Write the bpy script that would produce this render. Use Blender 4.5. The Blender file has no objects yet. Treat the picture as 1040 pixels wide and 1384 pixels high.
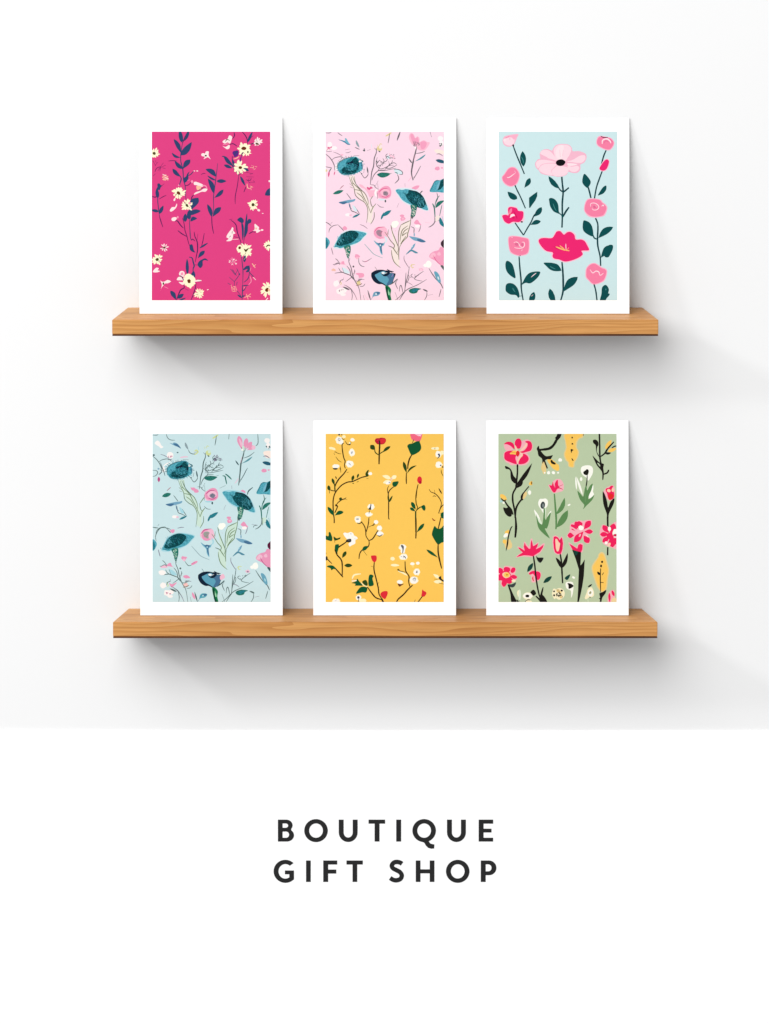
import bpy, bmesh, math, random
from mathutils import Vector
from mathutils.geometry import delaunay_2d_cdt

# ---------------------------------------------------------------- scene basics
sc = bpy.context.scene
COL = sc.collection
PITCH = math.radians(10.2)
DIST = 24.0
SP, CP = math.sin(PITCH), math.cos(PITCH)
DEPTH = 0.100            # shelf depth: front edge at y=0, wall at y=DEPTH
K = 1.27                 # light reaching the prints; measured colours are divided by it


def at(px, py, y):
    """metres on the vertical plane y for a measured spot (1 mm per photo pixel)"""
    v = (692 - py) / 1000.0
    z = (v - y * SP) / CP
    for _ in range(3):
        d = (DIST + y * CP - z * SP) / DIST
        z = (v * d - y * SP) / CP
    d = (DIST + y * CP - z * SP) / DIST
    return ((px - 520) / 1000.0 * d, z)


def lin(c):
    out = []
    for v in c:
        v = v / 255.0
        out.append(v / 12.92 if v <= 0.04045 else ((v + 0.055) / 1.055) ** 2.4)
    return out


def tag(o, label=None, cat=None, group=None, kind=None):
    if label: o['label'] = label
    if cat: o['category'] = cat
    if group: o['group'] = group
    if kind: o['kind'] = kind
    return o


def empty(name, loc):
    o = bpy.data.objects.new(name, None)
    o.empty_display_size = 0.02
    COL.objects.link(o)
    o.location = loc
    return o


def link(name, me, parent=None):
    o = bpy.data.objects.new(name, me)
    COL.objects.link(o)
    if parent: o.parent = parent
    return o


# ---------------------------------------------------------------- materials
def new_mat(name):
    m = bpy.data.materials.new(name)
    m.use_nodes = True
    nt = m.node_tree
    b = nt.nodes['Principled BSDF']
    return m, nt, b


INK = {}


def ink(c, grain=0.0, dark=None, scale=900.0):
    """printed ink on matte paper; grain mixes in a second ink as a fine speckle"""
    key = (tuple(c), grain, tuple(dark) if dark else None, scale)
    if key in INK: return INK[key]
    m, nt, b = new_mat('printed_ink')
    a = [min(0.95, v / K) for v in lin(c)]
    b.inputs['Roughness'].default_value = 0.62
    b.inputs['Specular IOR Level'].default_value = 0.03
    tc = nt.nodes.new('ShaderNodeTexCoord')
    n = nt.nodes.new('ShaderNodeTexNoise')
    n.inputs['Scale'].default_value = scale
    n.inputs['Detail'].default_value = 3.0
    nt.links.new(tc.outputs['Object'], n.inputs['Vector'])
    r = nt.nodes.new('ShaderNodeValToRGB')
    if dark:
        d = [v / K for v in lin(dark)]
        r.color_ramp.elements[0].position = 0.5 - 0.06
        r.color_ramp.elements[1].position = 0.5 + 0.06
        r.color_ramp.elements[0].color = (*d, 1)
        r.color_ramp.elements[1].color = (*a, 1)
    else:
        r.color_ramp.elements[0].position = 0.3
        r.color_ramp.elements[1].position = 0.7
        r.color_ramp.elements[0].color = (*[v * 0.99 for v in a], 1)
        r.color_ramp.elements[1].color = (*[min(0.97, v * 1.005) for v in a], 1)
        n.inputs['Scale'].default_value = 140.0
    nt.links.new(n.outputs['Fac'], r.inputs['Fac'])
    nt.links.new(r.outputs['Color'], b.inputs['Base Color'])
    INK[key] = m
    return m


def paper_mat(name, albedo, bump=0.02, rough=0.7, scale=700):
    m, nt, b = new_mat(name)
    b.inputs['Roughness'].default_value = rough
    b.inputs['Specular IOR Level'].default_value = 0.2
    tc = nt.nodes.new('ShaderNodeTexCoord')
    n = nt.nodes.new('ShaderNodeTexNoise')
    n.inputs['Scale'].default_value = scale
    n.inputs['Detail'].default_value = 6
    nt.links.new(tc.outputs['Object'], n.inputs['Vector'])
    r = nt.nodes.new('ShaderNodeValToRGB')
    r.color_ramp.elements[0].color = (*[v * 0.985 for v in albedo], 1)
    r.color_ramp.elements[1].color = (*albedo, 1)
    nt.links.new(n.outputs['Fac'], r.inputs['Fac'])
    nt.links.new(r.outputs['Color'], b.inputs['Base Color'])
    bp = nt.nodes.new('ShaderNodeBump')
    bp.inputs['Strength'].default_value = bump
    bp.inputs['Distance'].default_value = 0.001
    nt.links.new(n.outputs['Fac'], bp.inputs['Height'])
    nt.links.new(bp.outputs['Normal'], b.inputs['Normal'])
    return m


# ---------------------------------------------------------------- flat artwork
U = 12.1375              # tracing units per photo pixel
AW, AH = 160 * U, 228 * U
OFF = [(0, 0), (971, 0), (0, 1384), (971, 1384)]


def pairs(l): return [(l[i], l[i + 1]) for i in range(0, len(l), 2)]


def catmull(p, closed, n=5):
    out = []
    m = len(p)
    rng = range(m if closed else m - 1)
    for i in rng:
        if closed:
            a, b, c, d = p[(i - 1) % m], p[i], p[(i + 1) % m], p[(i + 2) % m]
        else:
            a, b, c, d = p[max(i - 1, 0)], p[i], p[i + 1], p[min(i + 2, m - 1)]
        for k in range(n):
            t = k / n
            t2, t3 = t * t, t * t * t
            out.append(tuple(0.5 * (2 * b[j] + (c[j] - a[j]) * t + (2 * a[j] - 5 * b[j] + 4 * c[j] - d[j]) * t2
                                    + (3 * b[j] - a[j] - 3 * c[j] + d[j]) * t3) for j in (0, 1)))
    if not closed: out.append(p[-1])
    return out


class Art:
    """a flat printed picture: shapes painted one over the other, then cut into one planar sheet"""
    def __init__(s, seed=1):
        s.shapes = []; s.rnd = random.Random(seed); s.dx = s.dy = 0; s.thick = 1.5

    def poly(s, m, pts):
        ar = sum(pts[i - 1][0] * pts[i][1] - pts[i][0] * pts[i - 1][1] for i in range(len(pts)))
        if abs(ar) < 8: return
        if ar < 0: pts = pts[::-1]
        s.shapes.append((m, pts))

    def o(s, q, l):
        ox, oy = OFF[q]
        return [(x + ox + s.dx, y + oy + s.dy) for x, y in (pairs(l) if not isinstance(l[0], tuple) else l)]

    def P(s, q, m, l): s.poly(m, s.o(q, l))

    def B(s, q, m, l): s.poly(m, catmull(s.o(q, l), True, 4))

    def E(s, q, m, x, y, rx, ry=None, rot=0, wob=0.06):
        ry = ry or rx
        n = 12; p = []
        cr, sr = math.cos(math.radians(rot)), math.sin(math.radians(rot))
        for i in range(n):
            a = 2 * math.pi * i / n
            k = 1 + s.rnd.uniform(-wob, wob)
            u, v = rx * k * math.cos(a), ry * k * math.sin(a)
            p.append((x + u * cr - v * sr, y + u * sr + v * cr))
        s.poly(m, catmull(s.o(q, p), True, 2))

    def S(s, q, m, w, l, taper=0.55, n=4):
        w = w * 1.12 + s.thick
        p = catmull(s.o(q, l), False, n) if len(l) > 4 else s.o(q, l)
        N = len(p)
        L, R = [], []
        for i, (x, y) in enumerate(p):
            a, b = p[max(i - 1, 0)], p[min(i + 1, N - 1)]
            tx, ty = b[0] - a[0], b[1] - a[1]
            d = math.hypot(tx, ty) or 1
            t = i / (N - 1)
            ww = w * 0.5 * (1 - taper * abs(2 * t - 1) ** 2)
            ww *= 1 + s.rnd.uniform(-.08, .08) * (taper > 0)
            L.append((x - ty / d * ww, y + tx / d * ww)); R.append((x + ty / d * ww, y - tx / d * ww))
        for i in range(N - 1):
            s.poly(m, [L[i], L[i + 1], R[i + 1], R[i]])

    def L(s, q, m, x0, y0, x1, y1, w, bend=0.0, fat=0.45):
        """leaf from its stalk (x0,y0) to its tip (x1,y1)"""
        dx, dy = x1 - x0, y1 - y0
        d = math.hypot(dx, dy) or 1
        nx, ny = -dy / d, dx / d
        lf, rt = [], []
        for i in range(1, 8):
            t = i / 8
            ww = w * 0.5 * math.sin(math.pi * t ** (math.log(.5) / math.log(fat))) ** 0.8
            c = bend * d * math.sin(math.pi * t)
            ww *= 1 + s.rnd.uniform(-.05, .05)
            lf.append((x0 + dx * t + nx * (c + ww), y0 + dy * t + ny * (c + ww)))
            rt.append((x0 + dx * t + nx * (c - ww), y0 + dy * t + ny * (c - ww)))
        s.poly(m, s.o(q, [(x0, y0)] + lf + [(x1, y1)] + rt[::-1]))

    def D(s, q, m, x, y, r, n=11, core=0.5, mc=None, rc=0.26, mv=None, w=0.36):
        """ragged daisy"""
        a0 = s.rnd.uniform(0, 6)
        n = int(n * 1.2); w = w * .82; core = core * .86
        s.E(q, m, x, y, r * core, r * core, 0, .12)
        for i in range(n):
            a = a0 + 2 * math.pi * i / n + s.rnd.uniform(-.12, .12)
            rr = r * s.rnd.uniform(.74, 1.12)
            s.L(q, m, x + math.cos(a) * r * .12, y + math.sin(a) * r * .12, x + math.cos(a) * rr, y + math.sin(a) * rr,
                r * w * s.rnd.uniform(.8, 1.2), s.rnd.uniform(-.1, .1), .62)
        if mv:
            for i in range(4):
                a = s.rnd.uniform(0, 6.28)
                s.S(q, mv, r * .07, [x + math.cos(a) * r * .2, y + math.sin(a) * r * .2, x + math.cos(a) * r * .62, y + math.sin(a) * r * .62])
        if mc: s.E(q, mc, x, y, r * rc, r * rc * s.rnd.uniform(.8, 1.2), 30, .22)

    def dots(s, q, m, x0, y0, x1, y1, n, r):
        for i in range(n):
            s.E(q, m, s.rnd.uniform(x0, x1), s.rnd.uniform(y0, y1), r * s.rnd.uniform(.6, 1.3), r * s.rnd.uniform(.6, 1.3))

    def hatch(s, q, m, cx, cy, rx, ry, ang, n, ln, w):
        for i in range(n):
            a = s.rnd.uniform(0, 6.28); k = math.sqrt(s.rnd.random())
            x, y = cx + math.cos(a) * k * rx, cy + math.sin(a) * k * ry
            t = math.radians(ang + s.rnd.uniform(-25, 25))
            l = ln * s.rnd.uniform(.5, 1.2) / 2
            s.S(q, m, w * s.rnd.uniform(.6, 1.2), [x - math.cos(t) * l, y - math.sin(t) * l, x + math.cos(t) * l, y + math.sin(t) * l])

    def build(s, name, bg, parent):
        shapes = [(bg, [(0, 0), (AW, 0), (AW, AH), (0, AH)])] + s.shapes
        verts, faces = [], []
        for m, p in shapes:
            b = len(verts)
            verts += [Vector((x, -y)) for x, y in p]
            faces.append(list(range(b, b + len(p)))[::-1])
        v, e, f, ov, oe, of = delaunay_2d_cdt(verts, [], faces, 1, 1e-3)
        # topmost shape over each little triangle's middle
        G = 60.0
        grid = {}
        for si, (m, p) in enumerate(shapes):
            xs = [q_[0] for q_ in p]; ys = [q_[1] for q_ in p]
            if si == 0: continue
            for gx in range(int(min(xs) // G), int(max(xs) // G) + 1):
                for gy in range(int(min(ys) // G), int(max(ys) // G) + 1):
                    grid.setdefault((gx, gy), []).append((si, min(xs), max(xs), min(ys), max(ys)))
        mats = []; mi = []; keep = []
        for fc in f:
            cx = sum(v[i].x for i in fc) / len(fc); cy = -sum(v[i].y for i in fc) / len(fc)
            if not (0 < cx < AW and 0 < cy < AH): continue
            best = 0
            for si, x0, x1, y0, y1 in reversed(grid.get((int(cx // G), int(cy // G)), [])):
                if x0 <= cx <= x1 and y0 <= cy <= y1:
                    p = shapes[si][1]; inside = False
                    for i in range(len(p)):
                        (ax, ay), (bx, by) = p[i - 1], p[i]
                        if (ay > cy) != (by > cy) and cx < (bx - ax) * (cy - ay) / (by - ay) + ax: inside = not inside
                    if inside: best = si; break
            m = shapes[best][0]
            if m not in mats: mats.append(m)
            keep.append(fc); mi.append(mats.index(m))
        me = bpy.data.meshes.new(name)
        k = 0.001 / U
        me.from_pydata([((p.x - AW / 2) * k, (p.y + AH) * k, 0) for p in v], [], keep)
        for m in mats: me.materials.append(m)
        me.polygons.foreach_set('material_index', mi)
        me.update()
        bm = bmesh.new(); bm.from_mesh(me)
        bmesh.ops.delete(bm, geom=[x for x in bm.verts if not x.link_faces], context='VERTS')
        for fa in bm.faces:
            if fa.normal.z < 0: fa.normal_flip()
        bm.to_mesh(me); bm.free()
        o = link(name, me, parent)
        return o

# ---------------------------------------------------------------- lighting values
AMB = 0.53
KEY = ((-3.2, -7.0, 5.2), (0, 0.1, 0.0), 7.2, 7.2, 825)
SIDE = ((-7.6, -4.4, 5.0), (0.1, 0.1, 0.1), 1.1, 1.1, 200)

# ---------------------------------------------------------------- the six prints
def art_magenta():
    A = Art(11)
    nv = ink((46, 66, 106)); st = ink((84, 34, 88)); cr = ink((252, 246, 208)); pw = ink((252, 228, 226))
    br = ink((106, 44, 20)); ol = ink((78, 66, 30)); sl = ink((246, 190, 160)); pk = ink((245, 150, 180)); pu = ink((88, 40, 130))
    # left upper garland
    A.S(0, nv, 14, [515, 130, 492, 250, 478, 340, 474, 480, 505, 600, 515, 700, 520, 800, 545, 880, 550, 960, 560, 1130])
    A.L(0, nv, 492, 180, 455, -40, 70); A.L(0, nv, 515, 160, 610, -30, 55, .06); A.S(0, st, 12, [500, 190, 540, 110, 560, 60])
    A.L(0, nv, 475, 350, 358, 120, 72, .06, .55); A.L(0, nv, 478, 390, 655, 170, 105, .04, .4)
    A.L(0, nv, 468, 425, 325, 345, 44, -.14, .5); A.S(0, st, 9, [270, 482, 340, 476, 410, 482])
    A.L(0, nv, 502, 612, 375, 480, 66, -.05); A.L(0, nv, 508, 615, 632, 458, 88, -.06, .6)
    A.L(0, nv, 470, 740, 338, 608, 66, -.05, .55); A.S(0, nv, 16, [455, 715, 482, 770, 468, 830, 450, 885])
    A.B(0, nv, [512, 770, 560, 735, 580, 690, 620, 655, 600, 710, 600, 770, 560, 830, 528, 830]); A.S(0, nv, 14, [600, 720, 640, 700, 685, 648])
    A.S(0, st, 12, [545, 885, 600, 875, 645, 830]); A.S(0, pk, 9, [585, 800, 625, 790])
    A.E(0, pw, 698, 645, 14, 8); A.E(0, pw, 745, 645, 16, 9); A.E(0, pk, 660, 820, 18, 22)
    A.S(0, st, 8, [805, 705, 850, 685, 880, 690])
    A.S(0, st, 14, [690, 1035, 655, 1080, 648, 1150])
    A.L(0, nv, 650, 1290, 765, 1085, 130, -.12, .6); A.L(0, nv, 600, 1375, 805, 1300, 80, -.1, .5); A.L(0, nv, 590, 1400, 650, 1260, 70)
    A.B(0, pw, [688, 835, 720, 822, 800, 850, 850, 880, 820, 905, 740, 880, 695, 872]); A.B(0, sl, [735, 890, 800, 895, 810, 945, 760, 960, 735, 940])
    A.S(0, pk, 14, [820, 880, 880, 890, 905, 930]); A.S(0, st, 9, [760, 970, 820, 930, 870, 925])
    A.B(0, pw, [690, 1035, 720, 995, 800, 970, 850, 935, 912, 940, 880, 985, 820, 985, 760, 1010])
    A.D(0, cr, 440, 1005, 118, 13, .55, br, .26, ol, .34); A.D(0, cr, 575, 1210, 106, 11, .5, ol, .24, ol, .38); A.E(0, pk, 620, 1175, 24, 20)
    A.B(0, pw, [295, 1295, 330, 1240, 380, 1235, 408, 1180, 412, 1220, 375, 1275, 320, 1312]); A.E(0, pw, 372, 1115, 14, 26, 20); A.E(0, pk, 440, 880, 12)
    A.B(0, pw, [812, 365, 845, 352, 870, 360, 890, 325, 935, 328, 930, 385, 962, 452, 915, 420, 850, 452, 868, 412, 820, 400]); A.E(0, ol, 885, 395, 18, 14)
    # left margin sprigs
    A.D(0, cr, 38, 355, 96, 11, .5, ol, .26, None, .38)
    for l in ([20, 480, 60, 560], [50, 560, 105, 495], [60, 470, 75, 520], [110, 620, 190, 510], [120, 600, 225, 550], [170, 590, 225, 610], [50, 660, 80, 600, 150, 570],
              [130, 650, 150, 580], [20, 730, 60, 690], [10, 480, 30, 500], [100, 640, 140, 600]):
        A.S(0, st, 9, l)
    A.D(0, sl, 215, 755, 66, 9, .15, None, 0, None, .28); A.S(0, pw, 16, [175, 700, 240, 725]); A.S(0, pw, 18, [210, 750, 275, 780])
    A.L(0, nv, 100, 1095, 78, 930, 60); A.B(0, nv, [100, 930, 90, 860, 125, 850, 150, 880, 180, 880, 150, 910, 125, 960]); A.S(0, nv, 30, [70, 1010, 100, 930, 120, 880])
    A.S(0, st, 9, [150, 900, 205, 855]); A.S(0, st, 14, [0, 1060, 50, 1075, 95, 1060]); A.S(0, st, 10, [120, 1108, 180, 1070, 238, 1045])
    A.S(0, nv, 13, [95, 1060, 100, 1180, 125, 1380]); A.L(0, nv, 115, 1310, -10, 1285, 50); A.L(0, nv, 122, 1350, 190, 1212, 60)
    A.S(2, st, 12, [120, -10, 150, 90, 182, 185])
    # middle sprig
    A.S(1, nv, 11, [108, 520, 95, 650, 78, 780, 55, 960, 40, 1080, 42, 1260, 10, 1400]); A.S(3, st, 12, [10, -40, 18, 150, 45, 295])
    A.L(1, nv, 85, 740, -90, 615, 84, .12, .5); A.L(1, nv, 90, 812, 255, 812, 62, 0, .45); A.L(1, nv, 80, 800, -62, 720, 34, -.05)
    A.L(1, nv, 40, 1010, -50, 770, 80, .08, .5); A.L(1, nv, 50, 1090, 205, 950, 66, .05, .6); A.L(1, nv, 25, 1400, 165, 1240, 84, -.06, .6); A.L(1, nv, 10, 1400, -62, 1190, 66, .05, .5)
    # right upper bouquet
    A.S(1, st, 14, [510, 0, 560, 60, 590, 120, 598, 200]); A.L(1, nv, 600, 175, 680, 0, 46); A.S(1, st, 14, [375, 10, 385, 65, 350, 120]); A.S(1, st, 12, [640, 110, 695, 65])
    A.S(1, st, 13, [300, 215, 360, 198, 430, 240]); A.S(1, st, 14, [620, 215, 690, 195, 720, 190])
    A.B(1, pw, [188, 165, 230, 130, 270, 120, 300, 60, 345, 85, 335, 140, 310, 195, 270, 175, 225, 195]); A.S(1, ol, 10, [235, 165, 260, 130, 310, 145]); A.B(1, pw, [190, 235, 240, 250, 300, 215, 305, 265, 270, 290, 240, 275]); A.S(1, pk, 10, [195, 210, 250, 205, 290, 195])
    A.D(1, pw, 768, 165, 84, 9, .5, None, 0, ol, .4); A.B(1, ol, [730, 190, 760, 185, 790, 212, 740, 212]); A.S(1, ol, 10, [740, 130, 765, 165])
    A.S(1, pu, 16, [500, 400, 480, 470, 492, 540]); A.D(1, cr, 545, 280, 116, 11, .62, None, 0, None, .4); A.D(1, cr, 580, 340, 80, 8, .5, None, 0, None, .35)
    A.B(1, br, [495, 275, 530, 245, 580, 265, 560, 300, 515, 298]); A.E(1, ol, 605, 335, 12, 20, 0); A.S(1, st, 18, [505, 400, 510, 360, 535, 340])
    A.E(1, pu, 405, 360, 48, 52, 20, .2); A.S(1, nv, 12, [370, 390, 400, 350, 440, 330]); A.S(1, sl, 12, [370, 450, 430, 430, 460, 400]); A.S(1, st, 12, [350, 400, 350, 480, 385, 540])
    A.S(1, nv, 12, [385, 360, 430, 310]); A.S(1, nv, 14, [360, 420, 400, 400])
    A.S(1, nv, 22, [180, 402, 250, 425, 310, 500, 380, 600, 455, 715]); A.L(1, nv, 350, 560, 205, 400, 44, -.06); A.L(1, nv, 350, 600, 210, 545, 54, 0, .55); A.L(1, nv, 385, 570, 345, 440, 40)
    A.D(1, cr, 480, 590, 124, 9, .42, None, 0, None, .42); A.E(1, br, 480, 590, 30, 24); A.S(1, ol, 12, [450, 640, 460, 670]); A.B(1, nv, [530, 600, 590, 600, 620, 640, 590, 650, 560, 625])
    A.S(1, st, 15, [455, 718, 520, 665]); A.S(1, st, 11, [455, 720, 430, 900, 398, 1060, 397, 1190]); A.L(1, nv, 480, 730, 560, 890, 44); A.S(1, st, 11, [575, 900, 560, 940, 538, 995])
    for l in ([540, 660, 690, 690], [580, 740, 700, 745], [570, 790, 640, 800, 660, 760], [620, 830, 720, 830], [600, 800, 640, 850], [630, 760, 600, 810], [640, 700, 680, 690], [690, 800, 720, 830]):
        A.S(1, st, 9, l)
    for l in ([640, 590, 690, 590], [700, 560, 690, 610], [720, 570, 755, 580], [730, 605, 700, 625], [665, 560, 680, 550], [590, 850, 600, 920, 630, 930], [640, 890, 690, 915], [630, 940, 670, 905], [650, 920, 660, 960]):
        A.S(1, sl, 12, l)
    A.L(1, nv, 885, 1045, 1010, 920, 110, .1, .5); A.E(1, pw, 958, 812, 16, 16)
    A.D(1, cr, 690, 1200, 92, 12, .55, ol, .3, None, .4); A.S(1, ol, 16, [690, 1200, 735, 1210]); A.E(1, pw, 782, 1290, 24, 18, 30); A.E(1, pw, 848, 1342, 14, 6)
    # lower left garland
    A.E(2, pw, 365, 50, 44, 32, -20); A.E(2, pk, 425, 20, 14, 20); A.S(2, st, 16, [380, 85, 420, 82, 470, 150, 520, 200])
    A.L(2, nv, 545, 100, 550, -40, 70); A.L(2, nv, 630, 90, 745, 40, 66, -.2, .5); A.L(2, nv, 615, 60, 600, -70, 70, 0); A.S(2, st, 11, [500, 30, 530, 130, 545, 240, 575, 330, 605, 450, 640, 520])
    A.S(2, st, 14, [425, 238, 490, 290, 575, 338]); A.S(2, nv, 12, [615, 50, 625, 230, 635, 360, 660, 405]); A.S(2, st, 12, [650, 400, 670, 380, 710, 415])
    A.S(2, st, 15, [695, 260, 705, 330, 745, 430, 750, 560, 735, 640, 712, 760]); A.S(2, st, 9, [745, 390, 755, 290]); A.S(2, st, 11, [860, 280, 840, 400, 815, 500])
    A.L(2, nv, 780, 530, 925, 440, 34); A.B(2, nv, [620, 480, 665, 470, 690, 560, 715, 600, 660, 585, 625, 550]); A.L(2, nv, 755, 695, 870, 570, 66, -.04, .6)
    A.S(2, st, 12, [690, 800, 750, 805]); A.B(2, nv, [750, 790, 780, 740, 830, 710, 880, 695, 925, 735, 870, 725, 835, 745, 835, 810, 800, 855, 765, 830])
    A.S(2, nv, 20, [610, 675, 660, 690, 680, 760, 695, 820, 680, 860, 675, 930]); A.L(2, nv, 585, 975, 578, 700, 54, 0, .5); A.B(2, nv, [640, 965, 690, 905, 715, 975, 700, 1005])
    A.S(2, st, 14, [725, 1090, 715, 1180, 680, 1290, 640, 1390]); A.S(2, st, 16, [525, 1130, 530, 1180, 470, 1220, 420, 1340, 400, 1390]); A.S(2, st, 10, [540, 1190, 600, 1220])
    A.D(2, cr, 600, 1070, 118, 10, .7, ol, .27, None, .42); A.B(2, cr, [545, 1090, 520, 1020, 560, 960, 620, 950, 700, 1010, 715, 1070, 660, 1160, 580, 1160]); A.B(2, pw, [410, 1050, 440, 1000, 500, 1010, 540, 1050, 480, 1055])
    A.E(2, pw, 492, 950, 46, 50, 20); A.E(2, pk, 495, 950, 20, 26, 20); A.S(2, st, 14, [455, 975, 500, 1010, 520, 1060]); A.S(2, pk, 12, [515, 960, 545, 1020]); A.B(2, pw, [440, 1085, 500, 1090, 540, 1110, 500, 1130]); A.E(2, br, 612, 1070, 30, 34, 0, .2)
    A.S(2, pw, 22, [690, 1075, 760, 1060, 815, 1062]); A.S(2, st, 10, [750, 1085, 810, 1068]); A.S(2, st, 9, [750, 1040, 800, 1050])
    A.L(2, nv, 400, 1384, 305, 1225, 72, .05, .6); A.L(2, nv, 420, 1350, 525, 1280, 66); A.L(2, nv, 440, 1390, 560, 1345, 30)
    A.D(2, cr, 780, 1275, 88, 11, .45, None, 0, ol, .36); A.E(2, pw, 918, 1210, 16, 7, -20)
    # lower left small flowers
    A.D(2, pw, 205, 520, 84, 7, .28, ol, .2, ol, .3); A.D(2, cr, 85, 715, 100, 10, .5, ol, .26, ol, .38); A.B(2, pw, [20, 905, 70, 850, 115, 860, 95, 890, 135, 905, 90, 925, 30, 925])
    A.B(2, pw, [140, 1060, 170, 1080, 210, 1075, 260, 1050, 315, 1075, 260, 1105, 215, 1110, 160, 1180, 145, 1215, 165, 1130]); A.E(2, ol, 190, 1110, 14, 20); A.S(2, pk, 12, [205, 1160, 270, 1190])
    # lower right garland
    A.S(3, st, 11, [300, 60, 350, 50]); A.S(3, st, 14, [325, 70, 375, 105, 415, 160, 430, 260, 470, 370, 500, 470]); A.S(3, st, 14, [370, 340, 470, 360])
    A.B(3, nv, [430, 60, 485, 20, 535, 60, 530, 110, 490, 110, 455, 90]); A.S(3, nv, 30, [500, 90, 520, 200, 522, 400], .8); A.S(3, nv, 26, [590, -40, 570, 150, 545, 350], .8)
    A.B(3, nv, [590, 90, 620, 50, 660, 60, 655, 110, 610, 140, 600, 260, 545, 365, 565, 200]); A.S(3, st, 12, [550, 360, 525, 470])
    A.B(3, pw, [330, 220, 345, 185, 368, 200, 365, 240, 400, 285, 365, 300, 360, 345, 330, 405, 250, 412, 290, 375, 255, 350, 265, 310, 295, 265]); A.S(3, ol, 14, [300, 350, 325, 325]); A.S(3, ol, 14, [345, 290, 350, 250]); A.S(3, pw, 12, [350, 385, 450, 380])
    A.B(3, pw, [715, 130, 760, 160, 790, 190, 780, 220, 815, 240, 750, 278, 735, 245, 685, 245, 715, 220]); A.E(3, sl, 740, 205, 16, 18); A.E(3, pw, 838, 230, 22, 14); A.S(3, st, 13, [620, 295, 680, 260, 730, 270])
    A.D(3, cr, 565, 565, 124, 15, .72, None, 0, None, .3); A.E(3, cr, 470, 535, 48, 62); A.D(3, cr, 480, 540, 66, 8, .6, None, 0); A.E(3, br, 470, 522, 22, 24, 30); A.B(3, ol, [535, 535, 570, 550, 625, 520, 590, 575, 565, 590]); A.S(3, ol, 12, [550, 640, 575, 600])
    A.S(3, nv, 12, [498, 640, 515, 800, 525, 900, 520, 1130]); A.L(3, nv, 545, 760, 560, 640, 50); A.S(3, sl, 8, [540, 720, 570, 680]); A.S(3, nv, 14, [515, 1130, 515, 1240, 510, 1390])
    A.D(3, pk, 355, 745, 68, 10, .1, None, 0, None, .18); A.dots(3, pw, 300, 700, 420, 800, 9, 10); A.S(3, st, 9, [330, 740, 360, 750]); A.S(3, sl, 24, [675, 780, 725, 850]); A.S(3, sl, 14, [735, 795, 690, 830])
    for l in ([320, 870, 400, 970], [350, 880, 420, 980], [420, 860, 470, 960], [470, 960, 380, 1080], [300, 1005, 385, 1080], [440, 880, 400, 960], [450, 990, 400, 1060], [385, 1080, 380, 1150], [275, 1100, 320, 1130], [430, 1080, 420, 1140], [430, 1230, 490, 1310]):
        A.S(3, nv, 15, l)
    A.E(3, nv, 465, 955, 14)
    for l in ([330, 1130, 350, 1240], [360, 1160, 400, 1160], [400, 1160, 425, 1220], [350, 1200, 410, 1200], [360, 1240, 420, 1230], [385, 1150, 380, 1240], [340, 1170, 370, 1190]):
        A.S(3, sl, 11, l)
    A.B(3, nv, [535, 890, 560, 840, 620, 820, 640, 860, 625, 915, 570, 920, 600, 870]); A.S(3, nv, 14, [530, 880, 580, 830, 640, 820]); A.S(3, nv, 12, [625, 910, 660, 960, 700, 990]); A.S(3, nv, 12, [630, 920, 612, 1020, 540, 1090])
    A.S(3, pk, 12, [640, 900, 655, 850]); A.S(3, pw, 16, [690, 1005, 735, 1050]); A.S(3, pk, 9, [615, 1130, 660, 1070, 640, 990]); A.S(3, st, 10, [660, 1000, 710, 990])
    A.S(3, nv, 14, [520, 1145, 560, 1140, 615, 1138]); A.S(3, nv, 12, [520, 1140, 515, 1220, 545, 1215, 580, 1150]); A.S(3, sl, 10, [535, 1190, 555, 1165])
    A.L(3, nv, 510, 1345, 430, 1290, 30); A.L(3, nv, 505, 1330, 560, 1300, 24)
    for l in ([545, 1340, 600, 1315], [580, 1280, 610, 1370], [655, 1275, 590, 1325], [600, 1310, 655, 1330]):
        A.S(3, sl, 17, l)
    A.D(3, cr, 945, 485, 96, 10, .6, None, 0, None, .36); A.S(3, ol, 18, [905, 510, 935, 480, 975, 490])
    A.D(3, cr, 925, 1205, 128, 14, .62, None, 0, None, .32); A.B(3, br, [885, 1215, 915, 1180, 945, 1190, 930, 1245, 900, 1240]); A.E(3, sl, 955, 1215, 22, 22); A.S(3, ol, 12, [940, 1165, 980, 1160]); A.S(3, pw, 26, [895, 1390, 935, 1345])
    return A, ink((221, 65, 129))


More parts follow.
